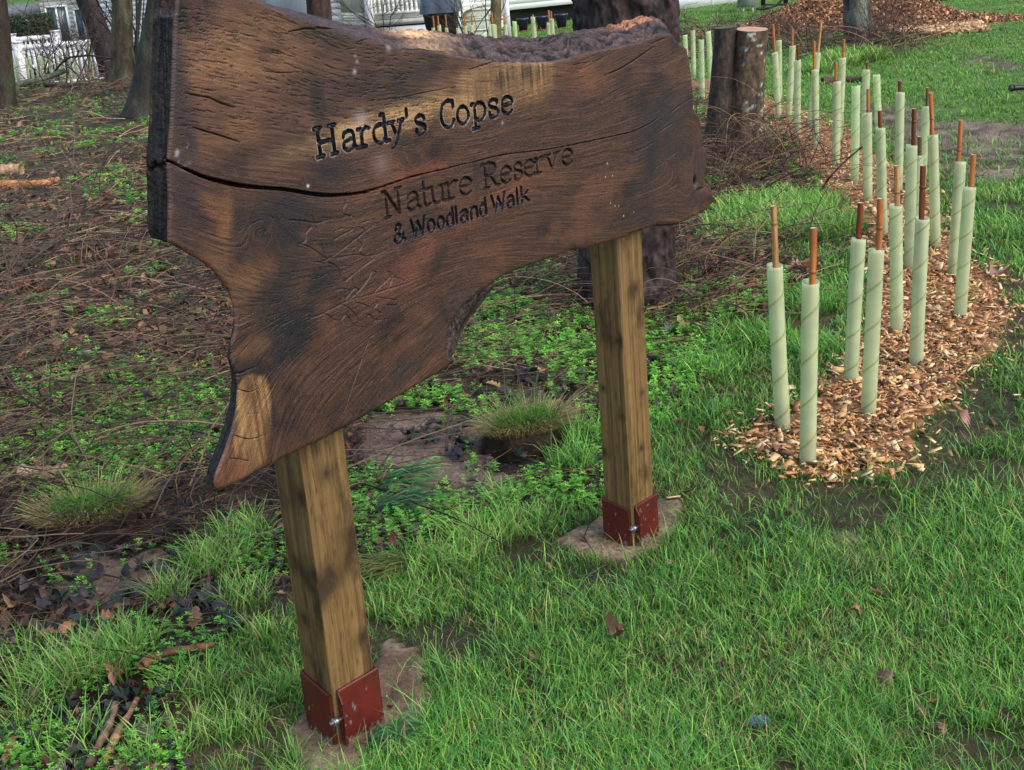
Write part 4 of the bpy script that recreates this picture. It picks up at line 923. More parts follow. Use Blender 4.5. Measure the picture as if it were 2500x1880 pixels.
def cane_mesh(L_, r, tone, seed):
    rs = np.random.default_rng(seed); zz = []; rad = []; cols = []
    c1 = {'tan': ((190, 146, 96), (154, 112, 70)), 'orange': ((186, 118, 66), (156, 92, 52)), 'red': ((128, 66, 36), (96, 50, 30)), 'olive': ((122, 98, 58), (92, 70, 42))}[tone]
    nodes = np.arange(rs.uniform(.05, .14), L_+.3, rs.uniform(.15, .22)); z_ = np.linspace(-.05, L_, int(L_/.004))
    d = np.min(np.abs(z_[:, None]-(L_-nodes)[None]), 1)
    rad = r*(1+.18*np.exp(-(d/.004)**2)-.12*np.exp(-((d-.007)/.003)**2))
    P = np.stack([.003*np.sin(z_*4+seed), .003*np.cos(z_*3+seed), z_], 1)
    def cf(V):
        dd = np.min(np.abs(V[:, 2][:, None]-(L_-nodes)[None]), 1)
        c = mix(srgb(c1[0]), srgb(c1[1]), np.clip(.5+1.6*fbm(V[:, 0]*160, V[:, 1]*160, V[:, 2]*9, 3, seed), 0, 1))
        c = mix(c, srgb((60, 38, 24)), np.exp(-(dd/.003)**2)*.75)
        return mix(c, srgb((206, 178, 130)), (V[:, 2] > L_-.0005)*.9)
    return tube_mesh('cane', P, rad, 14, colf=cf)
q3 = lambda x, y: (1600+x/2.446, y/2.446)
q4 = lambda x, y: (1600+x/2.132, 500+y/2.132)
q6 = lambda x, y: (1640+x/4.809, y/4.809)
GRP = 'pale green tree guards planted in rows'
def guard(label, bot, top, cane=None, tone='orange', gi=0, far=None, grp=GRP, r=1.0):
    """bot/top: picture points of the guard's foot and rim, cane: picture point of the cane's tip"""
    if far is None:
        B = gnd(*map(np.array, bot)); T = at_depth(*map(np.array, top), np.array(B[1]))
    else:
        T = at_depth(*map(np.array, top), np.array(far)); B = T-np.array([0, 0, .6]); bot = None
        gzv = float(groundz(T[0], T[1])); B = np.array([T[0]+rng.normal(0, .01), T[1], gzv])
    ax = T-B; L_ = np.linalg.norm(ax); sc = L_/.6
    t = thing('tree_guard', label, 'tree guard', (B[0], B[1], B[2]-.005), 0, grp)
    t.rotation_mode = 'QUATERNION'; t.rotation_quaternion = Vector((0, 0, 1)).rotation_difference(Vector(ax))
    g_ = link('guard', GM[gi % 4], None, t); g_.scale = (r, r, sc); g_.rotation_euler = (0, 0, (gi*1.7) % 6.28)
    if cane is not None:
        C_ = at_depth(*map(np.array, cane), np.array(B[1])); cl = np.linalg.norm(C_-B)
        c_ = link('cane', cane_mesh(cl, .0106, tone, gi+3), M_cane, t)
        a = -1.57+.9*math.sin(gi*2.4); c_.location = (0.0085*math.cos(a), .0085*math.sin(a), 0)
    return t
GL_ = [
 ('tall pale green guard farthest left in the front row, knotted straw cane', q4(665, 1190), q4(627, 305), q3(708, 1218), 'tan'),
 ('frontmost pale green guard nearest the camera with bright orange cane', q4(795, 1380), q4(807, 390), q4(795, 112), 'orange'),
 ('green guard with dark red-brown cane, left of the close pair behind the two front ones', q4(1018, 955), q4(1062, 168), q3(1230, 1200), 'red'),
 ('green guard with speckled orange cane, right of the close pair behind the two front ones', q4(1108, 1128), q4(1147, 222), q3(1325, 1175), 'orange'),
 ('lone green guard with tan cane just right of the close pair', q4(1258, 690), q3(1441, 1215), q3(1453, 978), 'tan'),
 ('green guard whose brown cane has a black node ring, standing in mid chips', q4(1360, 865), q3(1594, 1292), q3(1622, 975), 'red'),
 ('rightmost green guard, front of the touching pair by the muddy path', q4(1585, 605), q3(1878, 1108), q3(1900, 915), 'orange'),
 ('green guard with tall orange cane, rear of the touching pair by the muddy path', q4(1550, 380), q3(1817, 958), q3(1826, 710), 'orange'),
 ('green guard with dark cane tied with a pale hooked tie', q4(1322, 348), q3(1532, 858), q3(1550, 640), 'red'),
 ('green guard with olive cane half behind the ringed-cane guard', q3(1560, 1500), q3(1568, 918), q3(1572, 808), 'olive'),
 ('green guard with thick bright orange cane right of the hooked one', q3(1675, 1490), q3(1657, 800), q3(1657, 545), 'orange'),
 ('wide-mouthed green guard with dark olive cane crossed by a twig', q3(1590, 1130), q3(1615, 630), q3(1615, 517), 'olive'),
 ('broad green guard with short red-brown cane at the edge of the path', q3(1450, 1160), q3(1462, 545), q3(1471, 475), 'red'),
 ('slender green guard with short red cane and a faint seam spiral in mid row', q3(1365, 1412), q3(1343, 756), q3(1341, 652), 'red'),
 ('green guard with short orange cane between the caneless guard and the faint spiral one', q3(1268, 1222), q3(1263, 668), q3(1263, 525), 'orange'),
 ('green guard with no cane showing above its rim, left one of two such', q3(1192, 1108), q3(1195, 508), None, 'tan'),
 ('green guard with thin brown cane partly hidden by the caneless guard', q3(1240, 905), q3(1258, 412), q3(1256, 365), 'olive'),
 ('green guard with no cane showing above its rim, right one of two such', q3(1338, 790), q3(1320, 442), None, 'tan'),
 ('narrow green guard with mottled orange cane right of the tall pair', q3(1075, 1003), q3(1083, 482), q3(1089, 365), 'orange'),
 ('tall green guard with orange cane straight below the grey lichen trunk', q3(1098, 840), q3(1117, 342), q3(1124, 232), 'orange'),
 ('front green guard of the pair with crossing canes', q3(955, 905), q3(951, 412), q3(951, 240), 'orange'),
 ('rear green guard of the pair with crossing canes, the tallest tan cane', q3(925, 770), q3(968, 312), q3(975, 125), 'tan'),
 ('lower green guard with stubby brown cane, right of a joined pair near the stump', q3(845, 812), q3(846, 356), q3(855, 262), 'red'),
 ('higher green guard with thin orange cane, left of a joined pair near the stump', q3(795, 720), q3(820, 270), q3(828, 168), 'orange'),
 ('green guard with tall orange cane just right of the fresh-cut stump', q3(737, 732), q3(710, 310), q3(718, 140), 'orange'),
 ('green guard hidden behind the one just right of the fresh-cut stump', q3(740, 600), q3(738, 238), q3(734, 140), 'olive'),
 ('green guard with a twisted foot between the sign end and the stumps, with brown cane', q3(228, 470), q3(222, 178), q3(220, 150), 'red'),
 ('shorter straight green guard in the middle between the sign end and the stumps', q3(280, 590), q3(275, 234), q3(273, 205), 'olive'),
 ('leaning caneless green guard touching the dark stump on its left', q3(340, 570), q3(313, 184), None, 'tan'),
 ('small half hidden green guard closest to the right tip of the sign', q3(183, 440), q3(178, 207), None, 'tan'),
]
for i, (lb, bo, to, ca, tone) in enumerate(GL_):
    guard(lb, bo, to, ca, tone, i, r=1.0 if i < 14 else 1.05)
c3 = lambda x, y: (1050+x/5.53, y/5.53)
FARG = [((45, 372), (62, 210), 20), ((120, 336), (100, 210), 18), ((222, 372), (198, 195), 20), ((380, 378), None, 19), ((478, 345), (458, 190), 19), ((560, 332), (535, 180), 17.5), ((808, 340), None, 18),
        ((845, 322), (855, 150), 17), ((872, 328), None, 17.5), ((1015, 325), (992, 180), 17.5), ((1140, 282), None, 17), ((1385, 222), (1420, 190), 16), ((1412, 372), None, 20), ((1600, 300), (1560, 135), 17), ((1645, 248), (1628, 150), 16.5)]
FL = ['pale guard with thin cane farthest left along the top edge of the sign', 'pale guard with straight orange cane in front of the barbecue cover, left side', 'pale short guard in front of the middle of the barbecue cover', 'pale caneless guard at the right side of the barbecue cover',
      'pale guard with thin red cane before the white steps', 'wider pale guard with red cane before the white steps', 'pale guard overlapping the left side of the slim olive trunk', 'pale guard with cane in the middle of the slim olive trunk', 'pale guard overlapping the right side of the slim olive trunk',
      'pale guard with orange cane just right of the slim olive trunk', 'tall caneless pale guard left of the blue plant pot', 'pale guard with brown cane at the right side of the blue plant pot', 'lower pale guard in front of the one right of the blue plant pot', 'thin pale guard with slanting orange cane below the second pot', 'rightmost far pale guard, bright green, beside the massive dark trunk']
for i, ((tp, cn, dd), lb) in enumerate(zip(FARG, FL)):
    guard(lb, None, c3(*tp), None if cn is None else c3(*cn), 'orange', i+40, far=float(dd), grp='distant tree guards beyond the sign')
c1_ = lambda x, y: (x/5.267, y/5.267)
for i, (x, y) in enumerate([(112, 715), (150, 706), (212, 730), (330, 742), (378, 745), (470, 705), (512, 720), (560, 712), (622, 712), (640, 760), (770, 668), (765, 720), (858, 662), (935, 650), (1108, 592), (1140, 588)]):
    guard('tiny far pale guard in the line in front of the white fence at the left', None, c1_(x, y), c1_(x-3, y-60) if i % 2 else None, 'tan', i+60, far=25.5+(i % 3), grp='tiny far guards before the white fence')


# ------------------------------------------------------------------ ground cover helpers
def project(x, y, z):
    q = np.stack([x, y, z-EYE], -1); d = q@FW
    return 1250+F_PX*(q@RT)/d, 940-F_PX*(q@UP)/d, d
def scatter(n_, dmin, dmax, seed, az=44, margin=850):
    n_ = int(n_*az/36)
    r_ = np.random.default_rng(seed)
    d = np.exp(r_.uniform(math.log(dmin), math.log(dmax), n_)); a = np.radians(r_.uniform(-az, az, n_))
    x, y = d*np.sin(a), d*np.cos(a)
    u, v, dd = project(x, y, groundz(x, y))
    k = (u > -margin*.6) & (u < 2500+margin) & (v < 2050) & (v > -60)
    return x[k], y[k], r_
def rotv(a): return np.stack([np.cos(a), np.sin(a)], -1)
def blades(name, x, y, h, wd, lean, col, z=None, r_=None, dirb=None, m=None, parent=None):
    n_ = len(x); z = groundz(x, y) if z is None else z
    a = r_.uniform(0, 2*math.pi, n_) if dirb is None else dirb
    b = a+math.pi/2+r_.normal(0, .6, n_)
    A_ = rotv(a)*lean[:, None]*h[:, None]; B_ = rotv(b)*wd[:, None]/2
    P = np.stack([x, y], -1); V = np.zeros((n_, 7, 3))
    for i, (t, ww) in enumerate([(0, 1), (.4, .9), (.75, .6)]):
        bz = z-.004+h*(t-.25*lean*t*t)
        c = P+A_*t*t
        V[:, 2*i, :2] = c-B_*ww; V[:, 2*i+1, :2] = c+B_*ww; V[:, 2*i, 2] = bz; V[:, 2*i+1, 2] = bz
    V[:, 6, :2] = P+A_; V[:, 6, 2] = z+h*(1-.25*lean)*np.where(lean > .9, .8, 1)
    base_ = (np.arange(n_)*7)[:, None]
    q = np.concatenate([base_+[0, 1, 3, 2], base_+[2, 3, 5, 4]]); t = base_+[4, 5, 6]
    c = np.repeat(col[:, None], 7, 1)*np.array([.30, .30, .68, .68, 1.05, 1.05, 1.35])[None, :, None]  # roots darkened, tips brightened: shade between blades painted into the colour
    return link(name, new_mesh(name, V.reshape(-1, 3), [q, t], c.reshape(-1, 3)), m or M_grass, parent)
def twigs(name, x, y, z, L_, r0, col, r_, rise=0.15, curve=.25, m=None, parent=None, az=None, seg=4):
    n_ = len(x); a = r_.uniform(0, 2*math.pi, n_) if az is None else az; da = r_.normal(0, curve, n_); el = np.abs(r_.normal(0, rise, n_))
    P = np.zeros((n_, seg+1, 3)); P[:, 0] = np.stack([x, y, z], -1)
    for i in range(seg):
        aa = a+da*i+r_.normal(0, .12, n_); ee = el*(1-1.3*i/seg)
        P[:, i+1] = P[:, i]+np.stack([np.cos(aa)*np.cos(ee), np.sin(aa)*np.cos(ee), np.sin(ee)], -1)*(L_/seg)[:, None]
    gzz = groundz(P[..., 0], P[..., 1]); P[..., 2] = np.maximum(P[..., 2], gzz+.002)
    T = np.gradient(P, axis=1); T /= np.linalg.norm(T, axis=-1, keepdims=True)+1e-9
    up = np.array([.02, .03, 1.0]); S_ = np.cross(T, up); S_ /= np.linalg.norm(S_, axis=-1, keepdims=True)+1e-9; W_ = np.cross(S_, T)
    rad = r0[:, None]*(1-.65*np.arange(seg+1)/seg)[None]
    V = np.stack([P+(S_*math.cos(t)+W_*math.sin(t))*rad[..., None] for t in (math.pi/2, math.pi*7/6, math.pi*11/6)], 2)
    ns = seg+1; b = (np.arange(n_)*ns*3)[:, None]; F = []
    for i in range(seg):
        for j in range(3): F.append(b+[i*3+j, i*3+(j+1) % 3, (i+1)*3+(j+1) % 3, (i+1)*3+j])
    c = np.repeat(col[:, None], ns*3, 1)
    return link(name, new_mesh(name, V.reshape(-1, 3), [np.concatenate(F)], c.reshape(-1, 3), True), m or M_twig, parent)
OAKL = np.array([0, .10, .26, .34, .46, .56, .70, .78, .90, 1.0]); OAKW = np.array([.02, .05, .22, .12, .30, .17, .30, .16, .17, .02])
def leaves(name, x, y, z, size, col, r_, tilt=.35, curl=.5, m=None, wscale=1.0):
    n_ = len(x); K = len(OAKL)
    lx = (OAKL-.5)[None]*size[:, None]; jw = 1+r_.normal(0, .18, (n_, K))
    wl = OAKW[None]*size[:, None]*jw*wscale; wr = OAKW[None]*size[:, None]*(1+r_.normal(0, .18, (n_, K)))*wscale
    cu = r_.normal(0, curl, n_)[:, None]; cb = r_.normal(0, curl, n_)[:, None]
    zc = cb*lx**2/size[:, None]*2
    loc = np.stack([np.stack([lx, wl, zc+cu*wl*1.3+np.abs(wl)*.25], -1), np.stack([lx, 0*lx, zc], -1), np.stack([lx, -wr, zc+cu*wr*1.3+np.abs(wr)*.25], -1)], 1)
    yaw = r_.uniform(0, 2*math.pi, n_); tx = r_.normal(0, tilt, n_); ty = r_.normal(0, tilt, n_)
    def rot(v, ang, ax):
        c, s_ = np.cos(ang)[:, None, None], np.sin(ang)[:, None, None]; o_ = v.copy(); i, j = [(1, 2), (2, 0), (0, 1)][ax]
        o_[..., i] = v[..., i]*c-v[..., j]*s_; o_[..., j] = v[..., i]*s_+v[..., j]*c; return o_
    V = rot(rot(rot(loc, tx, 0), ty, 1), yaw, 2)
    V[..., 0] += x[:, None, None]; V[..., 1] += y[:, None, None]; mn = V[..., 2].min((1, 2)); V[..., 2] += (z-np.minimum(mn, 0)*.6)[:, None, None]
    b = (np.arange(n_)*3*K)[:, None]; F = []
    for rr_ in (0, 1):
        for i in range(K-1): F.append(b+[rr_*K+i, rr_*K+i+1, (rr_+1)*K+i+1, (rr_+1)*K+i])
    c = np.repeat(col[:, None], 3*K, 1)*(np.r_[np.ones(K), np.ones(K)*.75, np.ones(K)])[None, :, None]
    return link(name, new_mesh(name, V.reshape(-1, 3), [np.concatenate(F)], c.reshape(-1, 3)), m or M_leaf)
def pick(cols, n_, r_, jit=.12):
    c = srgb(np.array(cols))[r_.integers(0, len(cols), n_)]
    return np.clip(c*(1+r_.normal(0, jit, (n_, 1)))*(1+r_.normal(0, jit*.35, (n_, 3))), 0, 1)
GREENS = [(86, 152, 56), (100, 166, 64), (124, 184, 76), (74, 134, 60), (152, 200, 92), (96, 160, 96), (118, 160, 72)]
YELL = [(158, 162, 100), (184, 174, 124), (136, 140, 84), (150, 126, 88)]

# ---- lawn
def clear_posts(x, y): return (np.hypot(x-POST_L[0]-.03, y-POST_L[1]-.08) > .085) & (np.hypot(x-POST_R[0]-.0, y-POST_R[1]-.07) > .08)
def lawn(n_, dmin, dmax, seed, hs, ws):
    x, y, r_ = scatter(n_, dmin, dmax, seed); mk = masks(x, y)
    patch = fbm(x*2.2, y*2.2, 0, 4, 101); worn = fbm(x*3.1+7, y*3.1, 0, 4, 131)
    p = np.where(mk['wood'], 0.0, 1.0)
    p = np.where(mk['chips'], .10*(fbm(x*3, y*3, 0, 2, 5) > .1), p)
    p = np.where(mk['path'], p*(.30+.5*(y < 6)), p); p = np.where(mk['sand'], p*.05, p); p = np.where(mk['soil'] | mk['black'], p*.03, p)
    p = p*np.clip(1.15-3.6*np.clip(worn-.06, 0, 1), .12, 1)
    k = (r_.uniform(0, 1, len(x)) < p) & ~mk['clear'] & clear_posts(x, y); x, y, patch = x[k], y[k], patch[k]; n2 = len(x)
    d = np.hypot(x, y)
    h = hs*(1+.7*patch)*np.exp(r_.normal(0, .42, n2)); wd = ws*np.clip(d/3.2, .8, 6)*r_.uniform(.7, 1.3, n2)
    h = np.clip(h, .012, .13); lean = np.clip(r_.uniform(.2, 1.2, n2), 0, 1.2)
    c = pick(GREENS, n2, r_, .16); yl = r_.uniform(0, 1, n2) < .10+.35*np.clip(-patch-.05+.7*np.clip(worn[k]-.02, 0, 1), 0, .5); c[yl] = pick(YELL, yl.sum(), r_)
    tone = fbm(x*.9, y*.9, 0, 3, 151)[:, None]; c = c*(1+.28*tone)
    far_ = sstep(8, 18, y)[:, None]; c = c*(1-far_)+(c*.55+srgb((128, 172, 80))*.45)*far_
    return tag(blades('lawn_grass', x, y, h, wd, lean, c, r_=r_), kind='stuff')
lawn(480000, 1.7, 7.5, 11, .035, .0027)
lawn(430000, 7.5, 34, 12, .034, .0021)

# ---- long grass tufts and soft grass in the wood edge
tx, ty, th_, tw_, tl_, tc_ = [], [], [], [], [], []
def tuft(px, py, spread, n_, h, cols=GREENS, lean=(.3, 1.1), wd=.0032, seed=0):
    r_ = np.random.default_rng(int(px*7+py)); c = gnd(np.array(float(px)), np.array(float(py)))
    rr_ = spread*np.sqrt(r_.uniform(0, 1, n_)); a = r_.uniform(0, 6.283, n_)
    tx.append(c[0]+rr_*np.cos(a)); ty.append(c[1]+rr_*np.sin(a)*1.0); th_.append(h*r_.uniform(.45, 1.15, n_)); tw_.append(wd*r_.uniform(.7, 1.3, n_)); tl_.append(r_.uniform(*lean, n_)); tc_.append(pick(cols, n_, r_, .15))
BR = [(112, 172, 72), (134, 190, 84), (96, 152, 66), (158, 196, 104), (168, 174, 110)]
for t_ in [(130, 1690, .11, 420, .13), (250, 1650, .10, 420, .14), (330, 1600, .06, 110, .12), (60, 1780, .08, 110, .10), (420, 1480, .05, 170, .13), (530, 1400, .09, 380, .13), (600, 1330, .08, 260, .12), (600, 1480, .07, 220, .10),
           (655, 1560, .06, 180, .09), (470, 1700, .07, 160, .09), (560, 1780, .09, 260, .08), (380, 1850, .09, 200, .09), (180, 1840, .09, 150, .10), (40, 1600, .08, 150, .08), (700, 1700, .05, 160, .08),
           (1180, 1330, .09, 300, .12), (1110, 1380, .10, 300, .10), (1400, 1150, .08, 260, .13), (1440, 1090, .08, 220, .13), (1300, 1290, .10, 300, .09), (1000, 1480, .12, 420, .07), (1230, 1240, .06, 140, .11), (1010, 1400, .08, 200, .07),
           (1900, 530, .36, 2600, .17), (1980, 570, .28, 1500, .15), (1830, 565, .26, 1300, .14), (1780, 600, .12, 250, .10), (1960, 760, .16, 600, .13), (1830, 840, .18, 600, .11), (1740, 910, .15, 500, .09), (1990, 860, .12, 400, .10), (1640, 1010, .2, 500, .08), (1550, 1060, .12, 300, .08),
           (2090, 150, .35, 700, .22), (2030, 165, .3, 500, .2), (1990, 180, .2, 300, .16), (1680, 290, .2, 300, .12), (1700, 640, .10, 160, .10), (2440, 560, .2, 400, .07), (2470, 480, .25, 500, .07)]:
    tuft(*t_, cols=BR if t_[1] > 1200 or t_[1] < 700 else GREENS)
r_ = np.random.default_rng(77); X_, Y_ = np.concatenate(tx), np.concatenate(ty)
kk = clear_posts(X_, Y_)
tag(blades('long_grass', X_[kk], Y_[kk], np.concatenate(th_)[kk], np.concatenate(tw_)[kk]*np.clip(Y_[kk]/3.5, 1, 4), np.concatenate(tl_)[kk], np.concatenate(tc_)[kk], r_=r_), kind='stuff')
# sparse grass on the woodland floor
x, y, r_ = scatter(150000, 1.7, 24, 31); mk = masks(x, y); p = (fbm(x*1.9, y*1.9, 0, 5, 201)*1.5+.14+.28*sstep(4.5, 10, y))*.9
k = mk['wood'] & ~mk['soil'] & ~mk['black'] & ~mk['sand'] & ~mk['clear'] & (r_.uniform(0, 1, len(x)) < p); x, y = x[k], y[k]
c = pick([(92, 128, 62), (108, 136, 70), (120, 126, 78), (76, 108, 54), (134, 128, 88)], len(x), r_, .15)
tag(blades('woodland_grass', x, y, .035*np.exp(r_.normal(0, .45, len(x))), .0024*np.clip(np.hypot(x, y)/3.2, .9, 5), r_.uniform(.3, 1.35, len(x)), c, r_=r_), kind='stuff')

# ---- leaf litter
x, y, r_ = scatter(30000, 1.7, 26, 41); mk = masks(x, y); lit = fbm(x*2.4, y*2.4, 0, 3, 221)
k = mk['wood'] & ~mk['sand'] & (r_.uniform(0, 1, len(x)) < np.where(mk['soil'] | mk['black'], .10, .55+.8*lit)); x, y = x[k], y[k]
c = pick([(80, 54, 44), (100, 68, 52), (62, 46, 42), (124, 86, 64), (78, 66, 64), (150, 108, 78), (50, 37, 34), (92, 50, 40)], len(x), r_, .2)
tag(leaves('leaf_litter', x, y, groundz(x, y)+r_.uniform(0, .022, len(x)), r_.uniform(.025, .07, len(x)), c, r_), kind='stuff')
x, y, r_ = scatter(9000, 1.7, 8, 43); mk = masks(x, y)
k = mk['wood'] & ~mk['sand'] & (fbm(x*1.7, y*1.7, 0, 3, 225) > .05); x, y = x[k], y[k]
tag(leaves('dark_leaves', x, y, groundz(x, y)+r_.uniform(0, .02, len(x)), r_.uniform(.03, .06, len(x)), pick([(44, 60, 46), (52, 72, 56), (62, 56, 56), (70, 62, 66)], len(x), r_), r_, wscale=1.7), kind='stuff')
x, y, r_ = scatter(18000, 5.5, 26, 46); mk = masks(x, y); k = mk['wood'] & (r_.uniform(0, 1, len(x)) < .7+.8*fbm(x*1.2, y*1.2, 0, 3, 229)); x, y = x[k], y[k]
tag(leaves('far_leaf_litter', x, y, groundz(x, y)+r_.uniform(0, .02, len(x)), r_.uniform(.05, .10, len(x)), pick([(112, 78, 58), (134, 98, 72), (92, 66, 52), (160, 122, 88), (84, 90, 54), (120, 70, 50)], len(x), r_, .2), r_), kind='stuff')
x, y, r_ = scatter(22000, 5.0, 26, 53); mk = masks(x, y); k = mk['wood'] & (r_.uniform(0, 1, len(x)) < .7); x, y = x[k], y[k]
tag(twigs('far_twigs', x, y, groundz(x, y)+r_.uniform(.002, .04, len(x)), r_.uniform(.08, .4, len(x)), .0016*np.clip(y/5, 1, 3)*r_.uniform(.6, 1.4, len(x)), pick([(112, 88, 66), (150, 124, 92), (70, 52, 42), (168, 144, 110), (50, 38, 34)], len(x), r_), r_, rise=.25), kind='stuff')
# litter spilled on the lawn
x, y, r_ = scatter(600, 2.1, 14, 44); mk = masks(x, y); k = ~mk['wood'] & ~mk['chips']; x, y = x[k], y[k]
tag(leaves('stray_leaves', x, y, groundz(x, y)+.015, r_.uniform(.015, .04, len(x)), pick([(92, 62, 48), (116, 78, 58), (150, 108, 76)], len(x), r_), r_), kind='stuff')
# ---- twigs
x, y, r_ = scatter(32000, 1.7, 26, 51); mk = masks(x, y); tw = fbm(x*1.1, y*1.1, 0, 3, 231)+.25*np.exp(-((y-4.6)/1.3)**2)
k = mk['wood'] & ~mk['sand'] & (r_.uniform(0, 1, len(x)) < np.where(mk['soil'] | mk['black'], .12, .5+.9*tw)); x, y = x[k], y[k]
L_ = np.exp(r_.normal(math.log(.14), .55, len(x))); L_ = np.clip(L_, .03, .8)
TWC = [(58, 43, 36), (80, 60, 48), (112, 88, 68), (140, 114, 86), (44, 33, 31), (70, 47, 40), (60, 50, 44), (96, 80, 66), (48, 36, 32)]
tag(twigs('twig_litter', x, y, groundz(x, y)+r_.uniform(.002, .035, len(x)), L_, .0011*np.exp(r_.normal(0, .4, len(x)))*np.clip(1+L_*1.6, 1, 2.2)*np.clip(y/4.5, 1, 2.5), pick(TWC, len(x), r_), r_), kind='stuff')
x, y, r_ = scatter(5200, 3.6, 14, 52); mk = masks(x, y); k = mk['wood'] & ~mk['sand'] & ~mk['soil'] & masks(x+.45, y-.35)['wood'] & (x < -.25+.0*y) | (mk['wood'] & (y > 6)); x, y = x[k], y[k]
L_ = r_.uniform(.3, .9, len(x))
tag(twigs('brushwood', x, y, groundz(x, y)+r_.uniform(.01, .05, len(x)), L_, .0022+.0028*r_.uniform(0, 1, len(x))**2, pick([(60, 50, 44), (90, 74, 62), (44, 35, 32), (128, 106, 84), (74, 60, 52), (104, 84, 66)], len(x), r_), r_, rise=.4, curve=.22, seg=7), kind='stuff')
# bramble and brash heaped round the stumps, the dark trunk and the lichen trunk
def heap(name, spots, seed, rise=.6):
    xs, ys, ls, rs = [], [], [], []; r_ = np.random.default_rng(seed)
    for px, py, sx, sy, n_, L0 in spots:
        g = gnd(np.array(float(px)), np.array(float(py))); xs.append(g[0]+r_.normal(0, sx, n_)); ys.append(g[1]+r_.normal(0, sy, n_)); ls.append(L0*r_.uniform(.4, 1.25, n_)); rs.append(.0026*r_.uniform(.6, 1.5, n_)*max(1, g[1]/8))
    x, y, L_, ra = map(np.concatenate, (xs, ys, ls, rs))
    return tag(twigs(name, x, y, groundz(x, y)+r_.uniform(.0, .12, len(x)), L_, ra, pick([(80, 60, 48), (58, 42, 38), (112, 86, 66), (146, 114, 84), (70, 42, 40), (46, 35, 32), (94, 78, 66)], len(x), r_), r_, rise=rise, curve=.2, seg=7), kind='stuff')
heap('bramble_brash', [(1730, 420, .30, .12, 110, .55), (1840, 440, .30, .15, 130, .6), (1875, 395, .07, .10, 60, .75), (1760, 400, .12, .08, 50, .5), (1900, 400, .2, .15, 60, .6), (1650, 480, .2, .3, 90, .5), (1740, 500, .3, .15, 70, .5)], 61, 1.1)
heap('bramble_brash', [(1500, 760, .3, .2, 90, .4), (1640, 700, .2, .3, 120, .5), (1700, 660, .2, .25, 80, .45), (1690, 780, .25, .2, 80, .4), (1870, 610, .25, .15, 50, .5)], 62, .6)
heap('bramble_brash', [(2100, 128, .45, .25, 110, .9), (2150, 140, .3, .2, 50, 1.0), (2000, 120, .7, .5, 130, .9), (1900, 105, .9, .8, 160, .8), (1780, 95, 1.2, .6, 160, .6), (1700, 100, .8, .5, 90, .6)], 63, .6)
heap('brash_in_trees', [(150, 190, 1.5, 1.0, 120, .9), (60, 240, .6, .6, 60, .7), (250, 230, .6, .4, 60, .6), (420, 230, .6, .6, 60, .6)], 64, .5)

# ---- small whorled green ground cover
def sprigs(name, n_, dmin, dmax, seed, extra=()):
    x, y, r_ = scatter(n_, dmin, dmax, seed); u, v, _ = project(x, y, 0*x); mk = masks(x, y)
    dens = fbm(x*2.0, y*2.0, 0, 4, 241)*2.1+.10+.08*sstep(4, 8, y)
    for cx, cy, sx, sy, a in extra: dens = dens+a*np.exp(-((u-cx)/sx)**2-((v-cy)/sy)**2)
    k = mk['wood'] & ~mk['sand'] & ~mk['black'] & ~mk['clear'] & (r_.uniform(0, 1, len(x)) < np.where(mk['soil'], dens*.12, dens)); x, y = x[k], y[k]; n2 = len(x)
    hh = r_.uniform(.012, .06, n2); lx_, ly_ = r_.normal(0, .012, n2), r_.normal(0, .012, n2); V = []; C_ = []
    col = pick([(108, 180, 66), (128, 198, 76), (90, 158, 60), (152, 212, 92)], n2, r_, .14)
    sc = np.clip(np.hypot(x, y)/3.4, .85, 3)
    for wv, fr in enumerate((.35, .7, 1.0)):
        m_ = 5; a0 = r_.uniform(0, 6.28, n2); sz = r_.uniform(.008, .014, n2)*(1.15-.3*fr)*sc
        cx = x+lx_*fr; cy = y+ly_*fr; cz = groundz(x, y)+hh*fr
        for j in range(m_):
            a = a0+j*2*math.pi/m_; dr = rotv(a); pr = rotv(a+math.pi/2); up = sz*r_.uniform(-.1, .55, n2)
            c0 = np.stack([cx, cy, cz], -1)
            tip = c0+np.concatenate([dr*sz[:, None], up[:, None]], -1)
            mid = c0+np.concatenate([dr*sz[:, None]*.6, (up*.75)[:, None]], -1); off = np.concatenate([pr*sz[:, None]*.27, np.zeros((n2, 1))], -1)
            V.append(np.stack([c0, mid+off, tip, mid-off], 1)); C_.append(np.repeat((col*(.75+.35*fr))[:, None], 4, 1))
    V = np.concatenate(V).reshape(-1, 3); C_ = np.concatenate(C_).reshape(-1, 3)
    return tag(link(name, new_mesh(name, V, [np.arange(len(V)).reshape(-1, 4)], C_), M_green), kind='stuff')
sprigs('ground_cover_plants', 72000, 2.0, 9, 71, [(1150, 800, 160, 130, 1.3), (1030, 700, 60, 80, .8), (380, 1050, 220, 160, .9), (300, 930, 180, 70, .6), (1600, 800, 90, 90, .6), (520, 1190, 80, 60, .5), (1340, 900, 120, 60, .6), (230, 1230, 120, 40, .4), (930, 1010, 60, 40, .6), (150, 1620, 330, 260, -.55), (480, 1560, 120, 120, -.3),
                                                       (150, 700, 200, 120, -.6), (500, 640, 200, 80, -.3), (1380, 1080, 150, 80, -.8)])
sprigs('ground_cover_plants', 30000, 8, 26, 72)

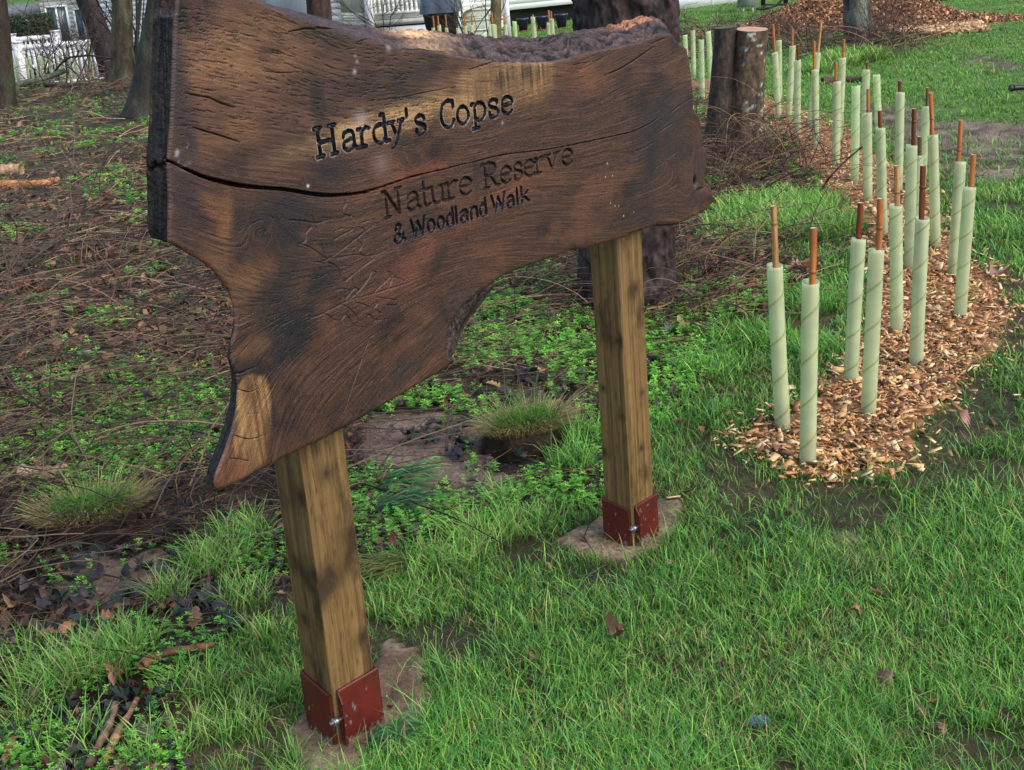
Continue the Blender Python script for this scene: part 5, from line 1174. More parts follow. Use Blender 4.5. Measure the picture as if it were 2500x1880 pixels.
# ---- wood chips
def chips(name, x, y, z, r_, scl=1.0, tilt=.35, cols=None):
    n_ = len(x); L_ = np.clip(np.exp(r_.normal(math.log(.018), .6, n_)), .005, .045)*scl; W_ = L_*r_.uniform(.12, .6, n_); T_ = r_.uniform(.0015, .005, n_)*scl
    c = pick(cols or [(214, 168, 122), (200, 146, 100), (228, 190, 148), (184, 126, 84), (160, 110, 78), (236, 208, 170), (84, 58, 44), (208, 156, 112), (132, 92, 66)], n_, r_, .13)
    c = np.clip(c*np.array([1.0, 1.04, .92]), 0, 1)
    yaw = r_.uniform(0, 6.28, n_); el = r_.normal(0, tilt, n_); ro = r_.normal(0, tilt, n_)
    a = np.stack([np.cos(yaw)*np.cos(el), np.sin(yaw)*np.cos(el), np.sin(el)], -1)
    b0 = np.stack([-np.sin(yaw), np.cos(yaw), 0*yaw], -1); c0 = np.cross(a, b0); b = b0*np.cos(ro)[:, None]+c0*np.sin(ro)[:, None]; cN = np.cross(a, b)
    P = np.stack([x, y, z], -1); tp = r_.uniform(.5, 1, n_)
    V = np.stack([P+a*(i*L_/2)[:, None]+b*(j*W_/2*np.where(i > 0, tp, 1))[:, None]+cN*(k_*T_/2)[:, None] for i in (-1, 1) for j in (-1, 1) for k_ in (-1, 1)], 1)
    F = np.concatenate([(np.arange(n_)*8)[:, None]+np.array(f) for f in [(0, 1, 3, 2), (4, 6, 7, 5), (0, 4, 5, 1), (2, 3, 7, 6), (0, 2, 6, 4), (1, 5, 7, 3)]])
    return link(name, new_mesh(name, V.reshape(-1, 3), [F], np.repeat(c, 8, 0)), M_chip)
x, y, r_ = scatter(260000, 2.7, 14, 81, 36); mk = masks(x, y); ed = masks(x+r_.normal(0, .06, len(x)), y+r_.normal(0, .06, len(x)))
k = ed['chips'] & (r_.uniform(0, 1, len(x)) < (.9+.8*fbm(x*3, y*3, 0, 3, 251))); x, y = x[k], y[k]
tag(chips('wood_chips', x, y, groundz(x, y)+.017+r_.uniform(0, .02, len(x)), r_, 1.0), kind='stuff')
x, y, r_ = scatter(6000, 2.5, 16, 82); k = pip(x+r_.normal(0, .22, len(x)), y+r_.normal(0, .22, len(x)), CHIPS) & ~pip(x, y, CHIPS); x, y = x[k], y[k]
tag(chips('stray_wood_chips', x, y, groundz(x, y)+.008+r_.uniform(0, .02, len(x)), r_, 1.0), kind='stuff')
# chip heap behind the lichen trunk
def hump(x, y):
    z_ = np.zeros_like(x)
    for px, py, hh, sx, sy in [(2010, 66, .50, 1.0, .8), (1900, 72, .22, .6, .6), (2210, 62, .40, .8, .7), (2110, 62, .40, .8, .6), (2330, 58, .13, .9, .5), (1840, 80, .08, .5, .5)]:
        g = gnd(np.array(float(px)), np.array(float(py))); z_ = np.maximum(z_, hh*np.exp(-((x-g[0])/sx)**2-((y-g[1])/sy)**2))
    return z_
r_ = np.random.default_rng(91); g0 = gnd(np.array(1780.), np.array(110.)); g1 = gnd(np.array(2480.), np.array(40.))
HX, HY = np.meshgrid(np.linspace(g0[0]-1, g1[0]+1, 150), np.linspace(14.5, 25, 120)); HZ = hump(HX, HY)
hz_ = groundz(HX, HY)-.05+np.where(HZ > .02, HZ+.03, 0)+.01*fbm(HX*6, HY*6, 0, 2, 3)
hc = mix(srgb((96, 66, 48)), srgb((140, 98, 68)), np.clip(.5+fbm(HX*12, HY*12, 0, 3, 7), 0, 1))
tag(link('chip_heap', new_mesh('chip_heap', np.stack([HX, HY, hz_], -1), [grid_faces(150, 120)], hc.reshape(-1, 3), True), M_ground), 'long low heap of wood chippings behind the grey lichen trunk', 'chip heap')
x = r_.uniform(HX.min(), HX.max(), 90000); y = r_.uniform(HY.min(), HY.max(), 90000); hh = hump(x, y)
k = (hh > .03); x, y, hh = x[k], y[k], hh[k]
tag(chips('heap_chips', x, y, groundz(x, y)+hh+r_.uniform(-.02, .02, len(x)), r_, 2.1, .6, [(186, 134, 96), (150, 98, 68), (206, 160, 122), (96, 62, 46), (124, 82, 58), (70, 48, 40)]), kind='stuff')
sp = gpoly([(2150, 68), (2250, 62), (2380, 58), (2430, 68), (2400, 80), (2300, 88), (2180, 84)])
x = r_.uniform(sp[:, 0].min(), sp[:, 0].max(), 14000); y = r_.uniform(sp[:, 1].min(), sp[:, 1].max(), 14000); k = pip(x+.3*fbm(x*2, y*2, 0, 3, 4), y+.3*fbm(x*2, y*2, 0, 3, 5), sp); x, y = x[k], y[k]
tag(chips('spilled_chips', x, y, groundz(x, y)+.03+r_.uniform(-.01, .03, len(x)), r_, 2.1, .5, [(206, 164, 128), (186, 140, 104), (224, 190, 156), (150, 108, 80)]), kind='stuff')
# clay crumbs on bare soil and sand
x, y, r_ = scatter(110000, 1.9, 12, 93); mk = masks(x, y); k = (mk['soil'] | mk['sand'] | mk['black'] | mk['path']) & clear_posts(x, y); bl = mk['black'][k]; sa = mk['sand'][k]; x, y = x[k], y[k]
cc_ = pick([(128, 108, 90), (108, 88, 74), (144, 124, 106)], len(x), r_); cc_[sa] = pick([(170, 146, 122), (150, 126, 104), (186, 166, 144)], sa.sum(), r_); cc_[bl] = pick([(52, 42, 36), (36, 29, 26), (70, 56, 46)], bl.sum(), r_)
cr_o = chips('soil_crumbs', x, y, groundz(x, y)+r_.uniform(-.002, .006, len(x)), r_, .32, .9, [(120, 100, 84)])
cr_o.data.color_attributes['Col'].data.foreach_set('color', np.concatenate([np.repeat(cc_, 8, 0), np.ones((len(x)*8, 1))], 1).astype(np.float32).ravel()); cr_o.data.materials.clear(); cr_o.data.materials.append(M_ground)
tag(cr_o, kind='stuff')

# ------------------------------------------------------------------ turf sods, sticks, pieces of wood
def sod(label, cx, cy, rx, ry, h, seed):
    G0 = gnd(np.array(float(cx)), np.array(float(cy))); t = thing('turf_sod', label, 'turf sod', (G0[0], G0[1], 0), R(20))
    k = 48; th = np.linspace(0, 2*math.pi, k, endpoint=False); rings_ = []
    prof = [(1.02, -.03), (1.05, .01), (1.0, h*.4), (1.04, h*.7), (.97, h*.95), (.85, h), (.6, h*1.04), (.3, h*1.06), (.02, h*1.07)]
    for q, z_ in prof:
        ra = q*(1+.12*noise(np.cos(th)*2, np.sin(th)*2, 0, seed)+.07*fbm(np.cos(th)*6, np.sin(th)*6, z_*40, 3, seed))
        rings_.append(np.stack([rx*ra*np.cos(th), ry*ra*np.sin(th), z_+.006*noise(np.cos(th)*5, np.sin(th)*5, q*5, seed)], -1))
    V = np.concatenate(rings_); c = mix(srgb((30, 24, 21)), srgb((66, 50, 40)), np.clip(.4+fbm(V[:, 0]*70, V[:, 1]*70, V[:, 2]*70, 3, seed), 0, 1))
    link('soil_block', new_mesh('soil_block', V, [grid_faces(k, len(prof), True)], c, True), M_ground, t)
    r_ = np.random.default_rng(seed); n_ = 2400; rr_ = 1.12*np.sqrt(r_.uniform(0, 1, n_)); a = r_.uniform(0, 6.283, n_); x = rx*rr_*np.cos(a); y = ry*rr_*np.sin(a)
    dry = np.clip(sstep(.45, 1.0, rr_)+.25*(y < 0), 0, 1); c1 = pick([(104, 146, 62), (124, 160, 74), (86, 130, 56)], n_, r_, .14); c2_ = pick([(196, 180, 132), (170, 150, 104), (150, 150, 90)], n_, r_, .14)
    sel = (r_.uniform(0, 1, n_) < dry)[:, None]; c = np.where(sel, c2_, c1)
    o_ = blades('grass', x, y, np.where(sel[:, 0], .045, .065)*np.exp(r_.normal(0, .45, n_)), .0026*np.ones(n_), r_.uniform(.6, 1.35, n_), c, z=np.full(n_, h*.97), r_=r_, dirb=np.where(sel[:, 0], a, r_.uniform(0, 6.28, n_)), parent=t)
    o_['kind'] = 'stuff'
sod('upturned turf sod with green tufts and a black soil underside between the two posts', 1290, 1085, .15, .09, .07, 5)
sod('upturned flat turf sod with yellowish grass at the left edge of the photo', 230, 1290, .16, .10, .06, 6)
def stick(name, label, cat, pts, rad, cola, colb, zs=None, group=None, taper=.6, k=9, seed=1, rough_=.18, lift=0.0, ends=None):
    p = np.array(pts, float); zs = np.zeros(len(p)) if zs is None else np.array(zs, float)
    W_ = np.array([gnd(np.array(a), np.array(b), z_) for (a, b), z_ in zip(p, zs+rad*.7+lift)]); W_ = cr(W_, 8) if len(W_) > 2 else dense(W_, .03)
    gz_ = groundz(W_[:, 0], W_[:, 1]); W_[:, 2] += gz_
    o0 = W_[0].copy(); rd = rad*np.linspace(1, taper, len(W_))
    o_ = link(name, tube_mesh(name, W_-o0, rd, k, seed=seed, rough_=rough_, rscale=30, colf=bark_col(cola, colb, None, seed, 14)), M_bark, None, loc=tuple(o0))
    return tag(o_, label, cat, group)
stick('fallen_log', 'mossy greenish log propped at an angle among the left trees', 'log', [(24, 218), (60, 200), (105, 182), (157, 162)], .055, (62, 70, 58), (104, 112, 92), [0, .05, .12, .22], seed=2, taper=.8, k=16)
stick('fallen_log', 'grey-brown log lying flat behind the propped mossy log', 'log', [(22, 190), (60, 200), (110, 206), (200, 208)], .06, (50, 46, 38), (92, 86, 68), seed=3, taper=.7, k=16)
stick('fallen_log', 'short dark reddish log below the left white fence', 'log', [(30, 180), (65, 176), (98, 174)], .09, (48, 30, 30), (80, 54, 50), seed=4, taper=.9, k=16)
stick('fallen_branch', 'thin dark branch arching over the mossy log towards the cut stub', 'branch', [(98, 185), (135, 152), (165, 140), (215, 135), (260, 139), (285, 144)], .02, (24, 20, 20), (52, 44, 40), [0, .3, .42, .5, .45, .4], seed=5)
stick('fallen_branch', 'long dark curved branch on the litter left of the sign', 'branch', [(-10, 692), (47, 655), (90, 622), (131, 592), (202, 570), (328, 578), (420, 604), (500, 650)], .010, (44, 38, 34), (84, 74, 62), [.02, .05, .07, .08, .08, .07, .04, .01], seed=6, taper=.4)
stick('fallen_branch', 'dark wet broken stick reaching in from the left border', 'stick', [(-20, 928), (30, 922), (70, 915), (110, 905)], .016, (30, 22, 22), (62, 46, 42), seed=7)
stick('fallen_branch', 'stick with pale silvery bark left of the green ground cover', 'stick', [(75, 893), (130, 884), (180, 874), (215, 866), (262, 868)], .009, (96, 90, 88), (170, 166, 164), [0, .01, .03, .02, 0], seed=8)
stick('fallen_branch', 'bent brown twig rising to the right in the middle of the litter', 'twig', [(158, 815), (200, 792), (238, 775), (268, 745), (283, 702)], .008, (88, 62, 46), (138, 102, 76), [0, .01, .02, .03, .04], seed=9)
stick('fallen_branch', 'dark curved root-like stick close to the left leg of the sign board', 'stick', [(300, 855), (345, 862), (390, 880), (450, 902)], .009, (50, 36, 34), (86, 62, 54), [0, .03, .02, 0], seed=10)
stick('fallen_branch', 'upright leaning pale twig above the sand-coloured soil patch', 'twig', [(330, 1058), (350, 1000), (385, 905), (402, 885)], .004, (120, 90, 70), (160, 126, 96), [0, .02, .05, .06], seed=11, k=6)
stick('rotten_log', 'orange broken rotten log piece at the left edge', 'log', [(-20, 452), (40, 448), (100, 445), (142, 436)], .045, (150, 92, 52), (206, 142, 92), seed=12, k=14, rough_=.35)
stick('rotten_log', 'pale sawn log end above the orange rotten log', 'log', [(-20, 420), (15, 416), (52, 414)], .06, (150, 116, 84), (196, 164, 128), seed=13, k=14, taper=.9)
stick('bark_piece', 'orange curled strip of bark beside the left outline of the sign board', 'bark piece', [(468, 716), (495, 725), (535, 742)], .016, (170, 112, 50), (206, 150, 84), seed=14, rough_=.5)
stick('bark_piece', 'pink-brown strip of bark just below the orange curled strip', 'bark piece', [(520, 768), (545, 755), (568, 742)], .018, (150, 106, 84), (186, 140, 112), seed=15, rough_=.5)
stick('wood_chunk', 'pale splintered chunk of wood above the left turf sod', 'wood', [(50, 1160), (90, 1160), (130, 1150), (158, 1135)], .035, (150, 122, 92), (206, 182, 150), seed=16, rough_=.7, k=18, taper=.45)
stick('bark_piece', 'reddish flake of old wood lying left of the front post', 'bark piece', [(345, 1632), (380, 1610), (420, 1596), (470, 1588), (524, 1576)], .013, (70, 44, 36), (146, 100, 66), seed=17, rough_=.6, lift=.03)
stick('split_stick', 'longer split stick pointing down left at the bottom border', 'stick', [(212, 1885), (240, 1830), (268, 1770), (282, 1722)], .012, (70, 50, 42), (150, 120, 96), seed=18, rough_=.4, lift=.03)
stick('split_stick', 'short split stick parallel to the longer one by the bottom border', 'stick', [(262, 1850), (290, 1790), (318, 1745), (336, 1712)], .010, (92, 66, 56), (172, 132, 92), seed=19, rough_=.4, lift=.03)
stick('fallen_branch', 'orange-brown twig in the bottom left corner', 'twig', [(-10, 1822), (30, 1800), (62, 1765), (78, 1722)], .006, (140, 86, 48), (180, 118, 70), seed=20)
stick('fallen_log', 'short brown log lying across the grass beyond the rows of guards', 'log', [(2008, 200), (2050, 196), (2104, 194)], .045, (50, 36, 33), (84, 62, 54), seed=21, k=18, rough_=.4)
stick('fallen_branch', 'forked grey twig lying off the right edge of the chip strip', 'twig', [(2375, 688), (2400, 672), (2432, 665), (2466, 647)], .007, (92, 72, 58), (140, 116, 94), [0, .02, .02, .03], seed=22)
stick('bramble_stem', 'long arching bramble stem in front of the big grass tuft', 'bramble', [(1690, 690), (1760, 640), (1850, 603), (1940, 552), (2010, 515), (2060, 497)], .005, (60, 38, 36), (96, 66, 54), [0, .12, .2, .22, .22, .2], seed=23, taper=.5)
stick('bramble_stem', 'dark bramble stem crossing the chips towards the middle guards', 'bramble', [(2005, 462), (2030, 430), (2075, 385), (2120, 352)], .007, (36, 26, 26), (70, 52, 46), [0, .1, .2, .3], seed=24, taper=.5)
stick('bramble_stem', 'thin brown stem arching out of the brash above the chips', 'bramble', [(1830, 480), (1900, 440), (1985, 400), (2080, 372), (2130, 345)], .005, (70, 46, 40), (110, 80, 62), [0, .2, .3, .3, .3], seed=25, taper=.5)
stick('twig_upright', 'thin dark twig standing in the bare soil left of the turf sod', 'twig', [(1090, 1100), (1096, 1010), (1128, 975)], .005, (64, 46, 42), (104, 80, 66), [0, .06, .1], seed=26, k=7)
# black pipe at the right border, puddle, stray things on the lawn
g = gnd(np.array(2476.), np.array(330.)); P0 = at_depth(np.array(2466.), np.array(216.), g[1]); P1 = P0+np.array([.9, .05, -.02])
tp_ = thing('black_pipe', 'end of a black metal tube poking in at the right border', 'pipe', tuple(P0))
pv = np.array([[0, 0, 0], [.02, 0, 0], [.3, .01, 0], [.9, .05, -.02]]); link('tube', tube_mesh('tube', pv, .020, 18), M_blackplastic, tp_)
link('end_cap', tube_mesh('end_cap', np.array([[-.004, 0, 0], [.03, 0, 0]]), .023, 18), M_blackplastic, tp_)
link('stand', tube_mesh('stand', np.array([[.8, .045, -.02], [.8, .045, -P0[2]-.02]]), .016, 12), M_blackplastic, tp_)
def needles(name, label, px, py, ang, L_, n_, seed, cols):
    G0 = gnd(np.array(float(px)), np.array(float(py))); t = thing(name, label, 'pine sprig', (G0[0], G0[1], .012), R(ang)); r_ = np.random.default_rng(seed)
    tw_ = np.stack([np.linspace(0, L_*.8, 10), .02*np.sin(np.linspace(0, 2, 10)), .008+0*np.linspace(0, 1, 10)], -1)
    link('stem', tube_mesh('stem', tw_, .003, 6, colf=bark_col((110, 80, 50), (150, 116, 76))), M_bark, t)
    s_ = r_.uniform(.1, 1, n_); x = L_*.8*s_; y = .02*np.sin(2*s_); a = r_.normal(0, .45, n_)
    o_ = blades('needles', x, y, .02+0*x, .0016+0*x, 0*x+1, pick(cols, n_, r_), z=.008+0*x, r_=r_, m=M_green, parent=t)
    me_ = o_.data; co = np.zeros(len(me_.vertices)*3, np.float32); me_.vertices.foreach_get('co', co); co = co.reshape(n_, 7, 3)
    ln = r_.uniform(.55, .95, n_)*L_; dr = rotv(a); pr = rotv(a+math.pi/2)*.0008; rise = r_.uniform(-.1, .35, n_)*L_
    for i, t_ in enumerate([0, 0, .4, .4, .75, .75, 1]):
        co[:, i, 0] = x+dr[:, 0]*ln*t_+pr[:, 0]*(1 if i % 2 else -1)*(i < 6); co[:, i, 1] = y+dr[:, 1]*ln*t_+pr[:, 1]*(1 if i % 2 else -1)*(i < 6)+.01*np.sin(t_*3); co[:, i, 2] = .01+rise*math.sin(t_*2.2)+.004*(i % 2)
    me_.vertices.foreach_set('co', co.ravel()); me_.update()
PN = [(84, 140, 84), (112, 168, 100), (66, 116, 76), (156, 176, 116)]
needles('pine_sprig', 'fan of long green pine needles upper of three beside the front post', 900, 1215, 12, .17, 90, 1, PN)
needles('pine_sprig', 'dark green fan of pine needles in the middle beside the front post', 880, 1290, 20, .17, 90, 2, [(58, 98, 70), (48, 84, 60), (82, 126, 84)])
needles('pine_sprig', 'yellowish fan of pine needles lowest of three beside the front post', 1040, 1385, 195, .15, 90, 3, [(140, 150, 92), (160, 160, 108), (110, 136, 80)])
needles('pine_sprig', 'pine needles on the sand at the bottom edge right of the front post', 880, 1868, 20, .10, 110, 4, [(50, 92, 60), (70, 116, 72)])
needles('pine_sprig', 'small silvery blue conifer tip on the lawn near the bottom edge', 1815, 1792, -30, .035, 60, 5, [(130, 160, 164), (110, 140, 146), (160, 184, 186)])
r_ = np.random.default_rng(5)
def oneleaf(label, px, py, size, col, tilt=.5, seed=1):
    g = gnd(np.array([float(px)]), np.array([float(py)])); rr_ = np.random.default_rng(seed)
    o_ = leaves('dead_leaf', np.array([0.]), np.array([0.]), np.array([.0]), np.array([size]), srgb(np.array([col])), rr_, tilt, 1.2, wscale=1.5); o_.location = (g[0, 0], g[0, 1], float(groundz(g[0, 0], g[0, 1]))+.03)
    tag(o_, label, 'leaf', 'single dead leaves on the lawn')
oneleaf('dark brown crumpled leaf alone in the middle of the lawn', 1512, 1585, .055, (84, 56, 44), .7, 3)
oneleaf('brown wet leaf in the worn patch at the lower right of the lawn', 2160, 1690, .06, (96, 74, 62), .2, 4)
oneleaf('grey-pink leaf caught under the forked twig by the right chip edge', 2432, 688, .09, (150, 118, 104), .6, 5)
oneleaf('reddish leaf just right of the far post shoe in the grass', 1655, 1050, .04, (132, 66, 48), .5, 6)
oneleaf('pinkish brown leaf at the lower edge of the chips', 2350, 1052, .05, (160, 116, 100), .4, 7)


# ------------------------------------------------------------------ background: caravans, decking, fences
def frame_between(pa, pb):
    """origin, yaw and length of a ground line between two picture points (or world xy)"""
    d = np.array(pb[:2])-np.array(pa[:2]); return np.array(pa[:2]), math.atan2(d[1], d[0]), float(np.hypot(*d))
def siding(name, x0, x1, z0_, z1_, y=0.0, pitch=.12, d=.018):
    """lapped boards facing -y"""
    V = []; F = []; z = z0_; o_ = 0
    while z < z1_-.01:
        zt = min(z+pitch, z1_); v = [(x0, y-d, z), (x1, y-d, z), (x1, y-.002, zt), (x0, y-.002, zt), (x0, y, z), (x1, y, z)]
        V += v; F += [(o_, o_+1, o_+2, o_+3), (o_+4, o_+5, o_+1, o_)]; o_ += 6; z = zt
    return new_mesh(name, np.array(V), [np.array(F)])
def window(parent, xc, zc, w_, h, y=-.05, panes=2):
    fr = link('window', boxes('window', [(xc-w_/2, xc+w_/2, y, y+.06, zc-h/2, zc-h/2+.05), (xc-w_/2, xc+w_/2, y, y+.06, zc+h/2-.05, zc+h/2)] +
              [(xc-w_/2+i*(w_-.05)/panes, xc-w_/2+i*(w_-.05)/panes+.05, y+.002, y+.058, zc-h/2+.05, zc+h/2-.05) for i in range(panes+1)]), M_white, parent)
    link('pane', boxes('pane', [(xc-w_/2+.04, xc+w_/2-.04, y+.02, y+.035, zc-h/2+.04, zc+h/2-.04)]), M_glass, fr)
def caravan(label, A_, ang, L_, D_, zb, zt, wins, void=None, skirt=None, roofh=.35, cat='caravan', m=None):
    t = thing('static_caravan', label, cat, (A_[0], A_[1], 0), ang)
    link('wall', boxes('wall', [(0, L_, .004, D_, zb, zt)]), m or M_siding, t)
    link('cladding', siding('cladding', 0, L_, zb, zt), m or M_siding, t)
    rv = np.array([(-.1, -.12, zt), (L_+.1, -.12, zt), (L_+.1, D_+.12, zt), (-.1, D_+.12, zt), (-.1, D_/2, zt+roofh), (L_+.1, D_/2, zt+roofh)])
    link('roof', new_mesh('roof', rv, [np.array([(0, 1, 5, 4), (2, 3, 4, 5), (0, 3, 2, 1)]), np.array([(0, 4, 3), (1, 2, 5)])]), M_roof, t)
    if void: link('underside', boxes('underside', [(void[0], void[1], .25, D_-.2, void[2], zb-.003)]), M_dark, t)  # dark box standing in for the shade in the open gap under the floor
    if skirt: link('skirt', boxes('skirt', [(skirt[0], skirt[1], -.012, .03, skirt[2], zb-.004)]+[(x, x+.05, -.022, -.013, skirt[2], zb-.005) for x in np.arange(skirt[0], skirt[1], 1.1)]), M_white, t)
    for wn in wins: window(t, *wn)
    return t
pa = gnd(np.array(1110.), np.array(80.)); pb = gnd(np.array(1815.), np.array(5.))
A_, an, L_ = frame_between(pa, pb); u_ = np.array([math.cos(an), math.sin(an)])
def along(px, py): g = gnd(np.array(float(px)), np.array(float(py))); return float((g[:2]-A_)@u_)
xk = along(1640, 27)-.9
caravan('long white clapboard caravan behind the plant pots and the massive dark trunk', A_-u_*3, an, L_+6.5, 3.6, .34, 2.6, [(5.2, 1.7, 1.3, 1.0), (8.2, 1.7, 1.3, 1.0), (11.5, 1.7, 1.0, 1.0)], void=(0, xk+3, -.02), skirt=(xk+3, L_+6.5, -.05))
# decking with balustrade
NW = gnd(np.array(905.), np.array(96.)); dN = 26.0; NW = at_depth(np.array(905.), np.array(60.), dN)
NL = at_depth(np.array(600.), np.array(40.), 33.0); NR = at_depth(np.array(1133.), np.array(40.), 25.8)
dk = thing('decking', 'raised white timber deck with spindle balustrade and square corner post', 'decking', (NW[0], NW[1], 0))
def rail_run(P, Q, zr, par, name='balustrade', zt=1.48, sp=.088, bw=.045, m=None):
    d = np.array([Q[0]-P[0], Q[1]-P[1]]); L_ = float(np.hypot(*d)); a = math.atan2(d[1], d[0])
    bs_ = [(x, x+bw, -.018, .018, zr+.06, zt-.04) for x in np.arange(.06, L_-.05, sp)]+[(0, L_, -.03, .03, zr, zr+.06), (0, L_, -.04, .04, zt-.04, zt)]
    o_ = link(name, boxes(name, bs_), m or M_fascia, par); o_.rotation_euler = (0, 0, a); return o_, L_, a
o1, LR, aR = rail_run(NW, NR, .55, dk); o2, LL, aL = rail_run(NW, NL, .55, dk)
for nm, L2, a2 in (('fascia', LR, aR), ('fascia', LL, aL)):
    o_ = link(nm, boxes(nm, [(0, L2, .006, .05, .36, .47), (0, L2, .0, .06, .475, .50)]), M_fascia, dk); o_.rotation_euler = (0, 0, a2)
o_ = link('base_panel', boxes('base_panel', [(0.09, LR, .03, .05, -.02, .33)]), M_white, dk); o_.rotation_euler = (0, 0, aR)
dv = np.array([(0, 0, .50), (NR[0]-NW[0], NR[1]-NW[1], .50), (NR[0]-NW[0]+1, NR[1]-NW[1]+6, .50), (NL[0]-NW[0], NL[1]-NW[1], .50)])
link('deck_boards', new_mesh('deck_boards', np.vstack([dv, dv+[0, 0, .03]]), [np.array([(0, 3, 2, 1), (4, 5, 6, 7), (0, 1, 5, 4), (1, 2, 6, 5), (2, 3, 7, 6), (3, 0, 4, 7)])]), M_fascia, dk)
link('corner_post', boxes('corner_post', [(-.075, .075, -.075, .075, -.1, 1.62), (-.09, .09, -.09, .09, 1.6, 1.66)]), M_white, dk)
for f_ in (.35, .7, 1.0):
    o_ = link('post', boxes('post', [(-.05, .05, -.05, .05, -.05, 1.55)]), M_fascia, dk); o_.location = ((NL-NW)[0]*f_, (NL-NW)[1]*f_, 0)
# caravan behind the deck
c0 = at_depth(np.array(560.), np.array(20.), 35.0); c1w = at_depth(np.array(1120.), np.array(20.), 31.5); Ax, ax_, Lx = frame_between(c0, c1w)
caravan('pale caravan with dark windows seen through the deck balustrade', Ax, ax_, Lx, 3.2, -.1, 2.8, [(1.5, 1.2, 1.0, 1.3), (3.6, 1.2, 1.0, 1.6), (5.3, .9, .8, .9)], roofh=.4)
# steps
S0 = at_depth(np.array(1150.), np.array(60.), 25.4)
st = thing('deck_steps', 'white steps with sloping handrails going down from the deck', 'steps', (S0[0], S0[1], 0), R(2))
link('treads', boxes('treads', [(-.2, .62, .0, .35, -.02, .16), (-.2, .62, .35, .70, -.02, .33), (-.2, .62, .70, 1.1, -.02, .50)]+[(-.22, .64, -.02+i*.35, .352+i*.35, .162+i*.17, .185+i*.17) for i in range(3)]), M_fascia, st)
for x in (-.24, .68):
    link('post', boxes('post', [(x-.055, x+.055, -.06, .05, -.05, 1.05)]), M_white, st); link('post', boxes('post', [(x-.055, x+.055, .95, 1.06, -.05, 1.5)]), M_white, st)
    hv = np.array([(x-.035, -.05, .88), (x+.035, -.05, .88), (x+.035, 1.0, 1.38), (x-.035, 1.0, 1.38)]); link('handrail', new_mesh('handrail', np.vstack([hv, hv+[0, 0, .07]]), [np.array([(0, 3, 2, 1), (4, 5, 6, 7), (0, 1, 5, 4), (1, 2, 6, 5), (2, 3, 7, 6), (3, 0, 4, 7)])]), M_white, st)
# barbecue under a cover
B0 = at_depth(np.array(1080.), np.array(75.), 24.2)
bb = thing('covered_barbecue', 'barbecue under a black cover with a shiny blue-grey top by the steps', 'barbecue', (B0[0], B0[1], 0))
th = np.linspace(0, 2*math.pi, 64, endpoint=False)
def skirt_rings(prof, amp_):
    out = []
    for rx_, ry_, z_ in prof: q = 1+amp_*np.sin(th*9+z_*3)*(1.2-z_)+.03*np.sin(th*4); sq = (np.abs(np.cos(th))**4+np.abs(np.sin(th))**4)**-.25; out.append(np.stack([rx_*q*np.cos(th)*sq, ry_*q*np.sin(th)*sq, np.full(64, z_)], -1))
    return np.concatenate(out)
lo = skirt_rings([(.20, .18, .0), (.24, .22, .1), (.28, .24, .4), (.31, .26, .62)], .03); link('cover', new_mesh('cover', lo, [grid_faces(64, 4, True)], None, True), M_blackplastic, bb)
M_sheet = mat('blue_grey_sheet', (70, 82, 100), rough=.25, var=.3, vscale=9)
hi = skirt_rings([(.36, .30, .60), (.345, .29, .72), (.33, .27, .9), (.27, .22, 1.02), (.12, .1, 1.08), (.01, .01, 1.09)], .035); link('cover_top', new_mesh('cover_top', hi, [grid_faces(64, 6, True)], None, True), M_sheet, bb)
# plant pots
M_blue = mat('blue_glaze', (34, 38, 66), rough=.3, var=.2); M_terra = mat('terracotta', (136, 66, 52), rough=.7, var=.2)
def lathe(name, prof, k=28): return new_mesh(name, np.concatenate([np.stack([r_0*np.cos(np.linspace(0, 2*math.pi, k, endpoint=False)), r_0*np.sin(np.linspace(0, 2*math.pi, k, endpoint=False)), np.full(k, z_)], -1) for r_0, z_ in prof]), [grid_faces(k, len(prof), True)], None, True)
for px, lb, sc in [(1278, 'dark blue plant pot on a red saucer, left of the three', 1.0), (1324, 'dark plant pot with a tan rim, middle of the three', 1.05), (1372, 'dark blue plant pot beside the massive trunk, right of the three', 1.1)]:
    g = gnd(np.array(float(px)), np.array(78.0-(px-1278)*.08)); t = thing('plant_pot', lb, 'plant pot', (g[0], g[1], 0), 0, 'plant pots under the white caravan')
    link('pot', lathe('pot', [(.001, .02), (.075*sc, .02), (.11*sc, .22*sc), (.125*sc, .23*sc), (.125*sc, .26*sc), (.11*sc, .262*sc), (.10*sc, .22*sc), (.001, .21*sc)]), M_blue, t); link('saucer', lathe('saucer', [(.001, .0), (.11*sc, .0), (.13*sc, .03), (.12*sc, .032), (.10*sc, .012), (.001, .012)]), M_terra, t)
